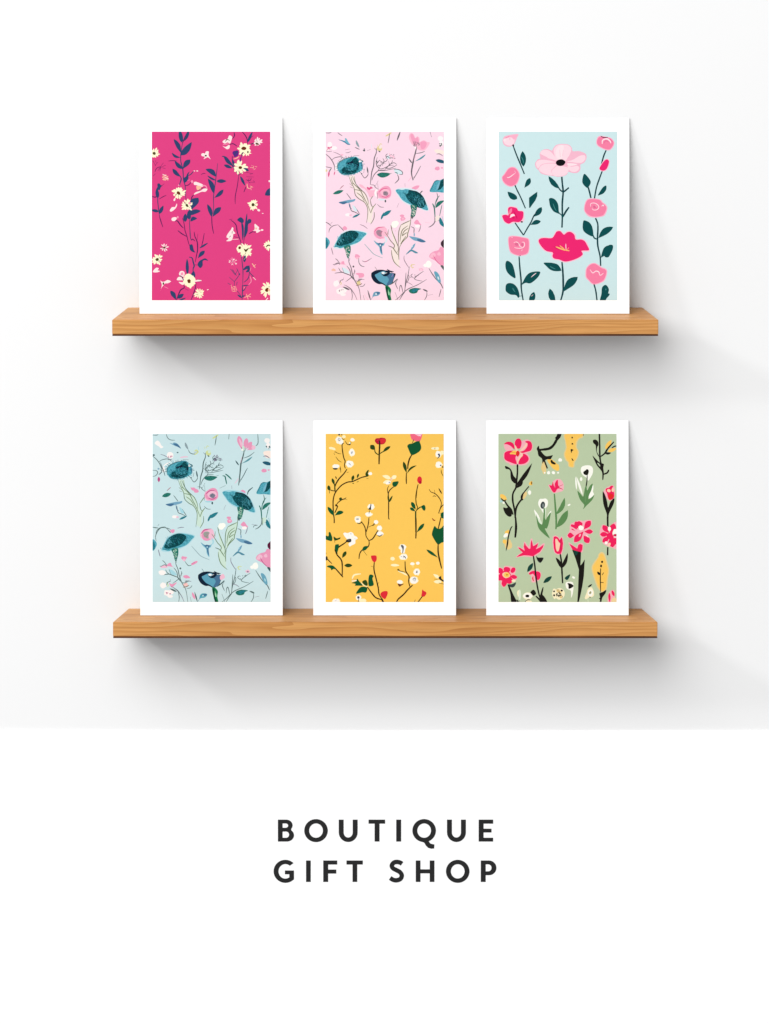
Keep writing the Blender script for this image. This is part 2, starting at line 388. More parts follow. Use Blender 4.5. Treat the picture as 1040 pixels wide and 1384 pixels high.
def art_botanical(pink):
    A = Art(22 if pink else 44)
    P = pink; A.thick = 3.0
    ln = ink((104, 98, 104) if P else (84, 106, 104)); lb = ink((124, 120, 96) if P else (112, 138, 104)); cm = ink((245, 228, 220) if P else (204, 228, 212))
    wh = ink((253, 243, 243) if P else (250, 244, 240)); pk = ink((242, 160, 190) if P else (232, 152, 185)); ps = ink((248, 186, 206) if P else (240, 188, 208)); rs = ink((222, 96, 140) if P else (186, 80, 132))
    tl = ink((92, 176, 190), 1, (70, 150, 170), 500); tm = ink((50, 138, 150), 1, (24, 104, 118), 900); td = ink((16, 92, 98), 1, (4, 46, 54), 900)
    bk = ink((14, 34, 54)); bl = ink((116, 164, 190)); bd = ink((70, 112, 146)); gn = ink((46, 126, 110), 1, (28, 100, 92), 600); gv = ink((150, 214, 170)); wt = ink((214, 232, 238) if P else (166, 214, 224))
    gy = ink((158, 134, 148) if P else (130, 128, 146)); sk = ink((118, 180, 200)); yl = ink((226, 206, 150) if P else (206, 216, 150)); gb = ink((24, 120, 74))
    dk = ink((90, 96, 98) if P else (58, 88, 92))
    # -- upper left
    A.S(0, ln, 8, [200, 15, 230, 40, 275, 68] if P else [225, 0, 245, 60, 290, 98, 370, 105]); A.S(0, ln, 7, [0, 20, 60, 22, 95, 12])
    if P:
        A.B(0, sk, [215, 132, 275, 140, 320, 150, 318, 108, 345, 115, 372, 165, 408, 215, 360, 205, 310, 180, 270, 158]); A.S(0, bd, 10, [215, 132, 300, 160, 360, 205, 408, 215])
        A.E(0, wh, 140, 268, 52, 32); A.E(0, wh, 70, 215, 38, 50); A.E(0, wh, 40, 290, 30, 24); A.S(0, rs, 9, [20, 310, 50, 265, 95, 255]); A.S(0, rs, 9, [60, 300, 55, 270, 80, 290]); A.dots(0, rs, 40, 240, 150, 270, 6, 7)
        A.S(0, gy, 7, [5, 320, 60, 325, 110, 320]); A.S(0, gy, 7, [330, 345, 370, 345, 415, 325]); A.S(0, gy, 7, [320, 300, 400, 285])
    else:
        A.B(0, bl, [280, 150, 330, 160, 350, 142, 400, 155, 440, 195, 470, 245, 420, 215, 370, 200]); A.B(0, bd, [340, 165, 400, 165, 440, 200, 465, 240, 400, 205])
        A.B(0, wh, [35, 150, 80, 110, 120, 140, 145, 190, 178, 215, 140, 238, 100, 205, 60, 180]); A.B(0, wh, [235, 365, 250, 310, 300, 300, 340, 330, 335, 390, 300, 405, 250, 395]); A.dots(0, rs, 250, 365, 320, 390, 5, 9); A.S(0, gy, 10, [235, 410, 280, 425, 320, 418])
        A.S(0, ps, 14, [450, 390, 520, 380, 585, 378]); A.E(0, dk, 412, 308, 15, 10)
    A.L(0, ink((140, 160, 165)), 500 + (35 if not P else 0), 140, 555 + (35 if not P else 0), 262, 36, .04)
    A.S(0, ln, 9, [482, 255, 520, 275, 560, 292] if P else [590, 262, 610, 305, 650, 328, 700, 330, 745, 300])
    A.dots(0, dk, 620, 280, 675, 335, 4, 12) if P else A.S(0, yl, 22, [690, 290, 720, 270, 745, 300, 690, 345])
    A.S(0, gy, 7, [680, 315, 740, 290]); A.S(0, wt, 14, [755, 210, 760, 265])
    # left margin twigs
    A.S(0, ln, 10, [0, 365, 60, 415, 110, 480, 145, 560, 152, 640]); A.S(0, ln, 8, [105, 465, 150, 430, 240, 412, 290, 430, 315, 458]); A.S(0, gy, 7, [130, 335, 200, 360, 275, 405]); A.S(0, dk, 9, [0, 365, 40, 400])
    A.S(0, wh, 13, [170, 540, 220, 500, 290, 462]); A.E(0, wh, 180, 590, 22, 45)
    if P:
        A.S(0, ln, 8, [0, 575, 50, 585, 100, 590]); A.S(0, ln, 12, [100, 595, 65, 650, 50, 700]); A.L(0, rs, 60, 650, 48, 750, 28); A.L(0, rs, 155, 650, 138, 720, 18); A.E(0, yl, 10, 640, 18, 22); A.S(0, gn, 10, [90, 600, 70, 640])
        A.E(0, ps, 270, 380, 22, 14)
    else:
        A.S(0, dk, 10, [130, 470, 160, 560, 185, 620, 205, 690]); A.S(0, dk, 9, [165, 600, 130, 650, 100, 670]); A.S(0, ln, 8, [0, 600, 60, 605, 85, 640, 50, 690, 0, 700]); A.L(0, rs, 103, 705, 104, 795, 44, 0, .5); A.E(0, dk, 20, 350, 18, 16); A.E(0, bl, 95, 575, 12, 16); A.S(0, ln, 8, [110, 570, 150, 610])
    # -- big blue poppy
    if not P: A.dx, A.dy = 40, 32
    A.B(0, wt, [188, 606, 206, 508, 294, 446, 400, 418, 500, 404, 565, 452, 610, 520, 612, 616, 570, 657, 480, 696, 345, 717, 246, 698])
    A.B(0, tl, [195, 600, 215, 510, 300, 452, 400, 425, 500, 412, 560, 470, 603, 540, 605, 610, 570, 650, 480, 688, 350, 710, 250, 690])
    A.B(0, tm, [235, 650, 290, 590, 335, 560, 335, 500, 400, 440, 500, 422, 548, 480, 556, 560, 540, 640, 490, 684, 370, 708, 280, 700])
    A.B(0, td, [265, 640, 300, 585, 350, 600, 420, 640, 480, 620, 520, 560, 535, 620, 480, 680, 370, 702, 300, 690]); A.B(0, bk, [345, 515, 400, 500, 440, 470, 500, 430, 545, 500, 545, 580, 510, 600, 505, 530, 440, 520, 370, 545])
    A.B(0, td, [440, 470, 500, 420, 545, 500, 520, 540, 470, 520]); A.hatch(0, bk, 380, 640, 110, 50, 10, 20, 30, 9); A.hatch(0, tl, 420, 580, 100, 60, 20, 26, 26, 8); A.hatch(0, tm, 540, 600, 40, 40, 40, 9, 40, 9)
    for i in range(14): A.S(0, tm, 8, [270 + i * 17, 690 - abs(i - 7) * 3, 265 + i * 17, 738 - abs(i - 6) * 5])
    A.S(0, dk, 8, [200, 620, 205, 530, 290, 460, 390, 425, 470, 410]); A.S(0, ln, 8, [460, 392, 555, 396]); A.S(0, dk, 10, [550, 460, 600, 475, 612, 490]); A.E(0, dk, 608, 488, 13); A.S(0, bd, 14, [590, 500, 600, 560, 605, 610]); A.E(0, wh, 565, 490, 18)
    A.S(0, ln, 9, [590, 690, 640, 760, 690, 720, 700, 680]); A.L(0, dk, 700, 690, 680, 570, 22); A.S(0, ln, 8, [640, 610, 625, 680]); A.E(0, dk, 592, 690, 12)
    A.hatch(0, ink((10, 60, 72)), 400, 600, 150, 80, 60, 46, 34, 8); A.hatch(0, tl, 420, 600, 160, 90, 20, 34, 26, 6); A.hatch(0, bk, 450, 540, 100, 60, 30, 16, 34, 9)
    for i in range(34):
        t = 2 * math.pi * i / 34 + A.rnd.uniform(-.06, .06)
        r1, r2 = A.rnd.uniform(.86, .96), A.rnd.uniform(1.04, 1.22)
        A.S(0, (td, tm, tm, tl)[i % 4], 13, [400 + 205 * r1 * math.cos(t), 562 + 142 * r1 * math.sin(t), 400 + 205 * r2 * math.cos(t + .05), 562 + 142 * r2 * math.sin(t + .05)])
    # its pale stalk
    A.P(0, cm, [390, 725, 478, 720, 500, 860, 600, 960, 650, 1010, 700, 1120, 745, 1240, 770, 1230, 830, 1180, 790, 1260, 770, 1384, 760, 1500, 735, 1500, 690, 1480, 688, 1260, 640, 1150, 520, 1055, 475, 950, 430, 880])
    for l in ([385, 735, 420, 830, 470, 930, 490, 1040, 560, 1110, 640, 1160, 690, 1260, 690, 1384, 672, 1500], [470, 735, 500, 860, 590, 960, 650, 1020, 695, 1120, 700, 1200], [420, 740, 450, 840, 560, 950, 620, 1060, 690, 1200, 740, 1330],
              [470, 950, 540, 960, 610, 980], [510, 1000, 590, 1060, 640, 1140], [735, 1120, 750, 1200, 775, 1240], [740, 1340, 775, 1250, 830, 1180], [800, 1320, 795, 1420, 740, 1520], [735, 1120, 790, 1040, 860, 955], [430, 840, 460, 860], [395, 850, 440, 890], [400, 905, 450, 925]):
        A.S(0, lb, 9, l)
    A.S(0, dk, 6, [440, 730, 500, 860, 600, 970])
    A.dx = A.dy = 0
    # right of the poppy: branching twig
    if not P: A.dx, A.dy = 35, 40
    A.S(0, ln, 13, [830, 270, 835, 340, 800, 440, 790, 560, 760, 660, 745, 780, 735, 870]); A.S(0, ln, 8, [850, 420, 830, 500, 845, 560, 880, 600, 860, 640]); A.S(0, ln, 9, [970, 630, 880, 635, 820, 680, 780, 740, 760, 800])
    A.S(0, ln, 8, [830, 550, 860, 500, 890, 465]); A.S(0, ln, 7, [890, 470, 930, 510, 971, 520]); A.dots(0, dk, 820, 460, 900, 570, 5, 9); A.E(0, yl, 885, 275, 44, 46, 30); A.E(0, cm, 900, 250, 26, 30); A.E(0, dk, 885, 325, 18, 10, 30); A.S(0, ln, 7, [800, 265, 830, 300])
    A.dx = A.dy = 0
    A.L(0, gn, 840, 705 + (20 if not P else 0), 1070, 690 + (20 if not P else 0), 84, .06, .45); A.S(0, gn, 8, [1050, 690, 1090, 682])
    A.B(0, rs if P else pk, [680, 905, 720, 920, 740, 900, 778, 925, 735, 945, 710, 975, 685, 945]) if P else (A.E(0, pk, 680, 915, 60, 28, 15, .25), A.E(0, pk, 720, 945, 40, 26))
    if P: A.L(0, ps, 550, 865, 650, 935, 44); A.B(0, ps, [600, 880, 720, 960, 880, 960, 740, 1080, 690, 1000])
    A.S(0, ln, 7, [740, 870, 800, 880, 815, 910, 870, 950]); A.S(0, ln, 6, [815, 900, 865, 805]); A.S(0, ln, 6, [855, 850, 865, 950])
    A.L(0, gn, 120, 1022, 295, 965, 58, 0, .5) if P else A.L(0, gn, 155, 1030, 305, 985, 70, 0, .5)
    A.S(0, ink((170, 110, 120)), 8, [235, 940, 270, 905, 300, 880]); A.S(0, ln, 8, [345, 1010, 390, 1070, 420, 1110])
    A.B(0, bl, [215, 1162, 290, 1140, 380, 1120, 440, 1115, 488, 1105, 475, 1140, 400, 1165, 330, 1180, 280, 1190]); A.B(0, bd, [215, 1162, 290, 1150, 350, 1150, 330, 1180, 285, 1192]); A.S(0, bd, 10, [385, 1170, 400, 1240, 430, 1270])
    A.S(0, ln, 9, [400, 1185, 420, 1290, 480, 1320, 560, 1360]); A.S(0, ln, 8, [480, 1230, 520, 1290, 560, 1350]); A.B(0, wt, [440, 1210, 480, 1230, 520, 1300, 470, 1300]); A.L(0, tm, 440, 1410, 570, 1350, 34)
    A.E(0, wh, 370, 1365, 50, 26); A.E(0, ps, 410, 1370, 22, 14); A.E(0, wh, 840, 1010, 40, 60) if P else None
    # rose at the centre top
    for (x, y) in ((935, 1020), (985, 1010)):
        A.E(0, ps, x, y, 92, 90, 20, .12)
    A.B(0, pk, [860, 990, 920, 920, 990, 890, 1050, 910, 1080, 990, 1060, 1070, 1000, 1100, 930, 1090, 880, 1060]); A.B(0, ps, [900, 1000, 960, 940, 1040, 960, 1050, 1020, 960, 1060]); A.S(0, rs, 10, [880, 990, 940, 940, 1020, 930]); A.S(0, rs, 9, [920, 1060, 990, 1075, 1050, 1040])
    A.E(0, gy, 985, 1015, 44, 40, 0, .15); A.hatch(0, dk, 985, 1015, 30, 28, 40, 9, 22, 7); A.S(0, ln, 6, [850, 1190, 900, 1235, 960, 1240]); A.S(0, ln, 9, [855, 1000, 850, 1100]); A.E(0, wt, 925, 1115, 60, 14)
    A.L(0, tm, 930, 1384, 1070, 1300, 60); A.E(1, dk, 12, 1140, 14, 22)
    # -- upper right
    A.S(1, yl, 22, [15, 75, 60, 50, 110, 15]); A.S(1, ln, 9, [80, 30, 70, 110, 55, 190]); A.L(1, ln, 200, 152, 262, -20, 26) if P else A.S(1, ln, 12, [290, 0, 282, 90])
    A.S(1, ln, 9, [745, 0, 768, 90] if P else [760, 0, 765, 150, 725, 200])
    if P:
        A.B(1, ps, [400, 110, 405, 50, 440, 22, 480, 50, 500, 100, 540, 75, 575, 120, 570, 170, 640, 140, 700, 170, 740, 180, 700, 260, 640, 310, 560, 300, 500, 250, 440, 200]); A.B(1, pk, [420, 60, 460, 40, 500, 110, 540, 90, 560, 180, 500, 220, 460, 180])
        A.B(1, pk, [590, 170, 660, 160, 690, 200, 660, 270, 610, 290, 585, 230]); A.hatch(1, dk, 515, 205, 60, 46, 70, 24, 40, 7)
    else:
        for a in ((500, 270, 445, 30, 88), (540, 270, 580, 70, 80), (560, 260, 665, 130, 70), (580, 270, 715, 200, 70)): A.L(1, pk, *a, 0, .65)
        A.L(1, ps, 520, 240, 450, 70, 40); A.E(1, ps, 690, 225, 34, 36); A.hatch(1, dk, 530, 250, 36, 40, 80, 14, 50, 7); A.B(1, cm, [505, 200, 540, 210, 545, 270, 510, 280])
    A.S(1, ln, 20, [525, 250, 505, 340, 480, 440, 455, 560, 440, 680, 465, 800] if P else [540, 270, 515, 380, 485, 480, 470, 640, 445, 850]); A.E(1, wh, 505, 262, 14, 20)
    A.S(1, ln, 8, [505, 360, 600, 345, 660, 320] if P else [525, 400, 620, 365, 705, 300]); A.S(1, ps, 7, [500, 380, 480, 480])
    A.L(1, ink((90, 150, 160)), 490, 490, 675, 372, 28, .05, .6); A.L(1, dk, 450, 520, 390, 435, 22); A.S(1, dk, 8, [460, 800, 500, 730, 540, 660, 570, 600, 595, 560]); A.S(1, ps, 7, [380, 820, 420, 770, 440, 730]); A.S(1, ln, 7, [465, 760, 520, 710])
    # fine twig cluster right of the poppy
    for l in ([830, 560, 900, 610, 980, 590, 1040, 560, 1120, 550], [880, 600, 930, 520, 1000, 480, 1020, 430], [930, 560, 960, 480, 940, 440], [1000, 590, 1080, 520, 1100, 470], [1010, 460, 1040, 400, 1090, 370],
              [1060, 540, 1120, 510, 1170, 540], [1040, 420, 1100, 430, 1130, 400], [860, 640, 960, 640, 1060, 620, 1160, 600], [1000, 430, 990, 390, 1020, 360]):
        A.S(0, ln, 7, l)
    A.dots(0, ps if P else gy, 990, 350, 1140, 450, 7, 10); A.dots(0, dk, 900, 430, 1120, 560, 8, 6); A.S(0, yl, 9, [880, 240, 900, 200, 930, 210]); A.S(0, yl, 8, [860, 250, 850, 210])
    # umbrella sprigs
    A.S(1, ln, 8, [0, 625, 50, 575, 90, 520]); A.S(1, ln, 8, [10, 600, 90, 600, 200, 550]); A.S(1, ps if P else gy, 9, [80, 350, 90, 390, 150, 410, 130, 440]); A.B(1, wt if P else gy, [30, 415, 60, 390, 90, 430, 60, 450]); A.S(1, dk, 8, [20, 450, 40, 405, 90, 440]); A.dots(1, gy, 70, 370, 170, 440, 5, 8)
    if P:
        A.B(1, wt, [150, 625, 200, 610, 270, 640, 295, 690, 240, 700, 190, 690]); A.S(1, ln, 9, [150, 625, 220, 620, 285, 655, 290, 700, 240, 700]); A.S(1, gn, 10, [165, 665, 205, 680, 210, 690]); A.S(1, ln, 11, [208, 700, 230, 780, 165, 850])
    else:
        A.S(1, gn, 16, [180, 690, 220, 700, 235, 760, 250, 830]); A.S(1, gn, 18, [225, 660, 270, 690, 330, 750]); A.S(1, ln, 7, [135, 895, 230, 850])
    A.S(1, gy, 8, [332, 850, 335, 905]); A.L(1, pk, 440, 940, 575, 885, 60, .05) if P else A.E(1, pk, 510, 960, 46, 38, 0, .2)
    # far right flowers
    A.E(1, wh, 915, 110, 46, 40); A.E(1, wh, 930, 190, 36, 46); A.dots(1, dk, 900, 190, 960, 250, 6, 10); A.B(1, ink((252, 232, 220)), [815, 305, 880, 290, 970, 320, 980, 370, 900, 360, 850, 350] if P else [850, 310, 900, 280, 980, 290, 980, 390, 900, 395])
    A.S(1, gy, 12, [850, 370, 900, 365, 955, 400]); A.L(1, ink((36, 88, 110)), 835, 465, 1010, 510, 60); A.E(1, pk, 865, 605, 40, 34, 0, .15); A.E(1, pk, 940, 595, 20, 12)
    A.B(1, tl, [740, 985, 775, 890, 830, 810, 900, 800, 980, 785, 990, 985, 870, 992]); A.B(1, td, [865, 945, 880, 860, 940, 790, 990, 770, 990, 850, 930, 930, 890, 955]); A.B(1, sk, [850, 960, 860, 880, 910, 810, 900, 870, 880, 930]); A.S(1, tm, 10, [745, 985, 820, 820, 900, 800])
    A.S(1, ln, 9, [855, 1000, 870, 1090, 830, 1180]); A.S(1, gn, 15, [785, 1180, 815, 1260, 825, 1400], .3); A.L(1, gn, 830, 1255, 980, 1130, 60, -.1, .5); A.S(1, gn, 10, [820, 1240, 850, 1120, 900, 1050]); A.S(1, gn, 8, [900, 1384, 925, 1270, 940, 1200])
    # green fan leaf
    A.B(1, wt, [175, 960, 260, 925, 400, 930, 520, 960, 620, 1040, 690, 1160, 725, 1290, 640, 1290, 540, 1240, 420, 1215, 300, 1150, 220, 1050])
    A.B(1, tl, [180, 968, 220, 945, 290, 955, 350, 943, 440, 960, 520, 985, 600, 1050, 660, 1140, 712, 1280, 640, 1278, 560, 1240, 430, 1200, 300, 1130, 230, 1040])
    A.B(1, td, [400, 958, 480, 970, 570, 1005, 640, 1080, 672, 1180, 640, 1240, 590, 1255, 530, 1238, 440, 1180, 365, 1095, 348, 1040, 385, 1005]); [A.S(1, td, 7, [300 + i * 9, 1000 + i * 11, 350 + i * 9, 1010 + i * 12]) for i in range(9)]; A.S(1, bk, 12, [420, 965, 520, 985, 590, 1040, 650, 1120, 690, 1220]); A.hatch(1, tl, 560, 1140, 70, 90, 60, 20, 50, 6); A.hatch(1, tm, 450, 1080, 70, 80, 30, 22, 36, 8); A.hatch(1, bk, 450, 1090, 70, 80, 120, 12, 30, 8)
    A.S(1, dk, 14, [580, 1020, 600, 990, 622, 972] if P else [590, 1000, 610, 940, 680, 880]); A.B(1, gn, [425, 1205, 525, 1215, 515, 1320, 485, 1400, 425, 1400, 438, 1300]); A.hatch(1, cm, 472, 1300, 38, 90, 60, 26, 24, 8); A.hatch(1, gv, 470, 1300, 36, 80, 120, 12, 18, 7)
    A.S(1, gy, 7, [200, 1250, 235, 1170]); A.E(1, pk, 285, 1380, 36, 20); A.L(1, tm, -40, 1384, 110, 1290, 60, 0)
    A.hatch(1, ink((6, 60, 60)), 520, 1110, 110, 110, 60, 40, 40, 7); A.hatch(1, tl, 600, 1160, 60, 90, 75, 26, 44, 5)
    # -- lower left
    A.S(2, ln, 10, [0, 100, 50, 125, 95, 165] if P else [0, 150, 40, 160, 95, 165]); A.S(2, ln, 8, [55, 270, 70, 210, 130, 160, 210, 145]); A.S(2, ln, 7, [85, 130, 110, 100]); A.S(2, ln, 8, [210, 150, 270, 210, 300, 250]); A.S(2, gy, 7, [240, 180, 260, 200])
    if not P: A.S(2, ln, 9, [60, 380, 50, 300, 90, 210, 150, 160, 250, 170, 310, 200]); A.dx, A.dy = 12, 16
    A.E(2, pk, 318, 200, 36, 32, 0, .15)
    A.B(2, wt, [130, 520, 170, 420, 230, 310, 320, 250, 430, 228, 540, 235, 685, 275, 640, 350, 560, 430, 440, 490, 330, 520, 230, 540])
    A.B(2, tl, [145, 505, 185, 410, 240, 320, 330, 262, 430, 240, 540, 250, 670, 285, 620, 350, 550, 425, 440, 470, 330, 500, 250, 530, 190, 510])
    A.B(2, td, [180, 470, 205, 400, 240, 335, 300, 280, 400, 240, 485, 248, 540, 290, 520, 350, 450, 425, 335, 470, 240, 492]); [A.S(2, td, 7, [500 + i * 3, 270 + i * 14, 545 + i * 2, 285 + i * 14]) for i in range(7)]; [A.S(2, td, 6, [165 + i * 20, 480 - i * 30, 150 + i * 20, 470 - i * 32]) for i in range(6)]; A.hatch(2, tl, 250, 390, 60, 70, 60, 16, 46, 6); A.hatch(2, tm, 360, 350, 110, 70, 70, 30, 46, 8); A.hatch(2, bk, 380, 350, 110, 70, 100, 18, 36, 8); A.S(2, tm, 9, [160, 500, 230, 510, 300, 480, 420, 460])
    A.B(2, gn, [300, 500, 400, 480, 414, 560, 398, 640, 370, 700, 342, 640, 325, 570]); A.hatch(2, cm, 362, 580, 36, 90, 60, 26, 24, 8); A.hatch(2, gv, 362, 560, 34, 80, 120, 12, 16, 7)
    A.dx = A.dy = 0
    A.B(2, tl, [0, 355, 40, 370, 72, 430, 40, 510, 0, 540, -20, 450]); A.B(2, tm, [0, 400, 30, 400, 40, 500, 0, 520]); A.S(2, ln, 8, [130, 490, 145, 515]); A.S(2, gy, 10, [95, 520, 110, 580, 125, 635])
    A.S(2, ln, 10, [380, 690, 385, 760, 420, 850, 440, 950, 480, 1060, 550, 1190, 580, 1384]); A.S(2, ln, 8, [400, 690, 390, 740]); A.S(2, ln, 9, [350, 820, 400, 890, 420, 990, 470, 1050]); A.S(2, ln, 10, [215, 850, 250, 910, 330, 945, 430, 990, 500, 1090]); A.S(2, ln, 8, [150, 940, 220, 930, 300, 925])
    A.B(2, wt, [270, 850, 330, 860, 400, 930, 370, 945, 300, 920]); A.S(2, ln, 8, [270, 845, 300, 920]); A.E(2, ln, 458, 830, 16, 16); A.S(2, ink((160, 120, 110)), 9, [455, 950, 490, 910]); A.S(2, ink((150, 120, 100)), 12, [500, 1140, 560, 1130, 600, 1105]); A.S(2, ln, 8, [500, 1110, 560, 1040, 600, 1045])
    A.B(2, pk if not P else ps, [235, 790, 260, 750, 300, 740, 320, 790, 350, 810, 300, 800]); A.B(2, pk, [260, 780, 290, 740, 310, 790]); A.S(2, gy, 9, [120, 795, 180, 790, 235, 765]); A.S(2, gy, 7, [130, 800, 160, 820]); A.E(2, ink((240, 190, 170)), 135, 885, 36, 22, 0, .2) if P else (A.B(2, ps, [135, 820, 160, 785, 230, 780, 240, 820]), A.B(2, wh, [100, 880, 170, 860, 220, 900, 180, 940, 120, 930]))
    A.E(2, pk, 520, 660, 46, 30, 0, .25); A.E(2, ps, 520, 690, 24, 22); A.S(2, dk, 8, [545, 690, 550, 770, 590, 820, 640, 832]) if P else A.S(2, ln, 8, [530, 710, 590, 785, 650, 770])
    A.S(2, gy if P else pk, 9 if P else 34, [600, 735, 660, 750, 760, 690] if P else [640, 770, 690, 740, 740, 715]); A.S(2, rs, 8, [640, 750, 700, 735])
    A.B(2, pk, [490, 950, 540, 935, 625, 945, 625, 1000, 550, 1015, 540, 975]) if P else A.E(2, pk, 560, 970, 54, 26, 10, .2)
    A.E(2, yl if P else ink((246, 196, 190)), 545, 1095, 36, 32, 0, .2); A.S(2, gy, 8, [530, 1040, 570, 1035, 640, 1045])
    A.E(2, wh, 175, 1110, 48, 52, 20, .15); A.E(2, wh, 240, 1235, 56, 52, 0, .15); A.E(2, wh, 290, 1290, 44, 24); A.E(2, wh, 310, 1220, 40, 40); A.dots(2, rs if not P else gy, 210, 1210, 300, 1260, 6, 9); A.S(2, yl, 10, [230, 1060, 260, 1110, 240, 1130])
    if not P: A.B(2, pk, [270, 1070, 320, 1090, 400, 1060, 350, 1120, 310, 1140])
    A.S(2, gy, 9, [300, 1130, 350, 1150, 420, 1210, 480, 1290, 520, 1384]); A.L(2, ln, 400, 1215, 280, 1160, 30); A.S(2, gy, 8, [280, 1060, 300, 1010]); A.S(2, ln, 7, [330, 1080, 410, 1020, 430, 1000]); A.S(2, ln, 7, [240, 1060, 230, 1110])
    A.S(2, gy, 8, [565, 140, 630, 165, 690, 210] if P else [410, 170, 470, 155, 520, 155]); A.S(2, ink((150, 175, 180)), 9, [640, 460, 720, 550, 800, 630, 940, 690])
    A.B(2, bl if P else tl, [770, 1330, 790, 1260, 840, 1240, 900, 1255, 870, 1305, 800, 1320]); A.B(2, bd, [800, 1280, 850, 1250, 895, 1258, 850, 1290]); A.S(2, bd, 8, [740, 1384, 780, 1320]); A.L(2, ln, 740, 1384, 690, 1210, 22); A.E(2, wt, 830, 1280, 16, 14)
    A.S(2, ps, 12, [700, 1384, 640, 1290]) if P else A.L(2, pk, 700, 1340, 650, 1220, 40)
    A.S(2, ln, 6, [620, 1300, 640, 1384]); A.L(2, tm, 910, 60, 960, -60, 34)
    A.hatch(2, ink((6, 60, 60)), 370, 360, 140, 90, 80, 46, 44, 7); A.hatch(2, tl, 250, 380, 60, 70, 60, 18, 44, 5)
    for l in ([140, 800, 200, 770, 235, 800], [160, 700, 190, 720, 240, 790], [480, 1060, 540, 1070, 600, 1030], [460, 980, 480, 900, 470, 880], [350, 1150, 420, 1200, 470, 1280], [230, 1110, 250, 1060, 300, 1040], [420, 1210, 440, 1300, 430, 1384], [560, 1160, 620, 1150, 650, 1110]):
        A.S(2, ln, 7, l)
    # second rose and its calyx
    A.E(2, ps, 900, 275, 116, 100, 0, .08); A.E(2, pk, 895, 285, 96, 86, 0, .12); A.E(2, ps, 920, 265, 74, 62, 0, .1); A.S(2, rs, 10, [800, 260, 860, 195, 971, 180]); A.S(2, pk, 12, [840, 350, 900, 370, 960, 340]); A.E(2, gy if P else ink((150, 160, 150)), 895, 280, 62, 52, 20, .15); A.hatch(2, rs, 895, 280, 44, 34, 20, 12, 24, 7)
    A.S(3, ps, 30, [-60, 210, 0, 200, 30, 240]); A.E(3, ps, 0, 300, 50, 60)
    A.B(2, sk, [790, 400, 850, 440, 950, 445, 975, 420, 960, 480, 925, 510, 935, 640, 895, 590, 880, 510, 830, 460]); A.B(2, bd, [800, 405, 860, 450, 890, 440, 950, 460, 920, 500, 930, 620, 900, 560, 890, 500]); A.E(2, wt, 900, 480, 12, 14); A.S(3, wt, 20, [0, 330, 30, 390, 10, 440])
    # black-and-blue poppy
    A.B(2, bk, [750, 950, 765, 925, 830, 890, 930, 882, 1010, 905, 1040, 930, 1130, 940, 1150, 960, 1120, 1040, 1090, 1110, 1000, 1150, 930, 1120, 870, 1118, 800, 1080, 755, 1010])
    A.B(2, ink((92, 160, 184)), [810, 975, 850, 945, 900, 920, 960, 905, 1030, 950, 1115, 960, 1105, 1040, 1080, 1110, 1010, 1140, 940, 1100, 870, 1060]); A.B(2, bd, [980, 960, 1050, 940, 1120, 950, 1110, 1060, 1050, 1130, 1000, 1130, 1040, 1040])
    A.B(2, bk, [905, 930, 960, 965, 1010, 900, 1060, 930, 1010, 985, 950, 985]); A.E(2, ink((240, 244, 246)), 945, 935, 28, 18); A.S(3, bk, 10, [0, 905, 50, 900, 130, 930]); A.S(3, ink((240, 244, 246)), 11, [0, 945, 40, 930]); A.S(3, bk, 13, [40, 875, 90, 905, 150, 915]); A.S(2, dk, 9, [810, 835, 845, 885])
    A.S(3, dk, 14, [90, 1130, 160, 1080, 210, 1030]); A.S(3, pk if not P else ink((150, 130, 190)), 16, [140, 950, 115, 1000]) if P else A.B(3, ps, [140, 960, 190, 920, 220, 980, 150, 1020])
    A.B(3, gb, [10, 1150, 60, 1150, 105, 1210, 95, 1290, 110, 1384, 60, 1384, 25, 1260]); A.S(3, gv, 13, [40, 1180, 60, 1240, 75, 1300]); A.B(3, ink((10, 70, 50)), [20, 1170, 50, 1170, 60, 1300, 90, 1384, 60, 1384, 25, 1250]); A.B(3, gv, [55, 1240, 78, 1250, 82, 1300, 62, 1290])
    A.S(3, dk, 9, [60, 1384, 40, 1320])
    # -- lower right: pale leaf bundle
    A.B(3, cm, [240, 500, 240, 330, 265, 150, 340, 110, 420, 70, 410, 190, 380, 320, 300, 420, 245, 520]); A.B(3, cm, [110, 560, 130, 520, 200, 540, 235, 620, 240, 720, 230, 830, 170, 780, 120, 650]); A.B(3, cm, [110, 200, 150, 300, 215, 500, 215, 560, 150, 480])
    for l in ([100, 150, 125, 260, 180, 400, 225, 520, 210, 600], [265, 150, 235, 240, 225, 360, 225, 500], [265, 150, 330, 115, 420, 75], [430, 0, 425, 100, 405, 200, 375, 300, 370, 345, 290, 430, 240, 520], [380, 160, 300, 220, 270, 290, 250, 420],
              [390, 200, 320, 250, 285, 320], [370, 270, 320, 300, 285, 330], [0, 260, 50, 330, 100, 410, 160, 480, 150, 540, 200, 620], [110, 560, 120, 650, 160, 760, 260, 850], [245, 500, 230, 620, 235, 720], [65, 490, 130, 520, 190, 600, 215, 640],
              [60, 220, 55, 310], [350, 330, 300, 400, 260, 460]):
        A.S(3, lb, 10, l)
    A.S(3, lb, 16, [60, 240, 50, 300]); A.E(3, ink((252, 252, 240)), 160, 140, 50, 56); A.E(3, ink((252, 252, 240)), 190, 120, 40, 40); A.S(3, lb, 12, [105, 160, 120, 210]); A.S(3, rs, 7, [175, 240, 180, 250]); A.E(3, pk, 295, 45, 40, 36, 0, .25); A.E(3, ps, 300, 45, 20, 16)
    A.S(3, dk, 10, [60, 490, 130, 520]); A.E(3, dk, 450, 20, 16, 26)
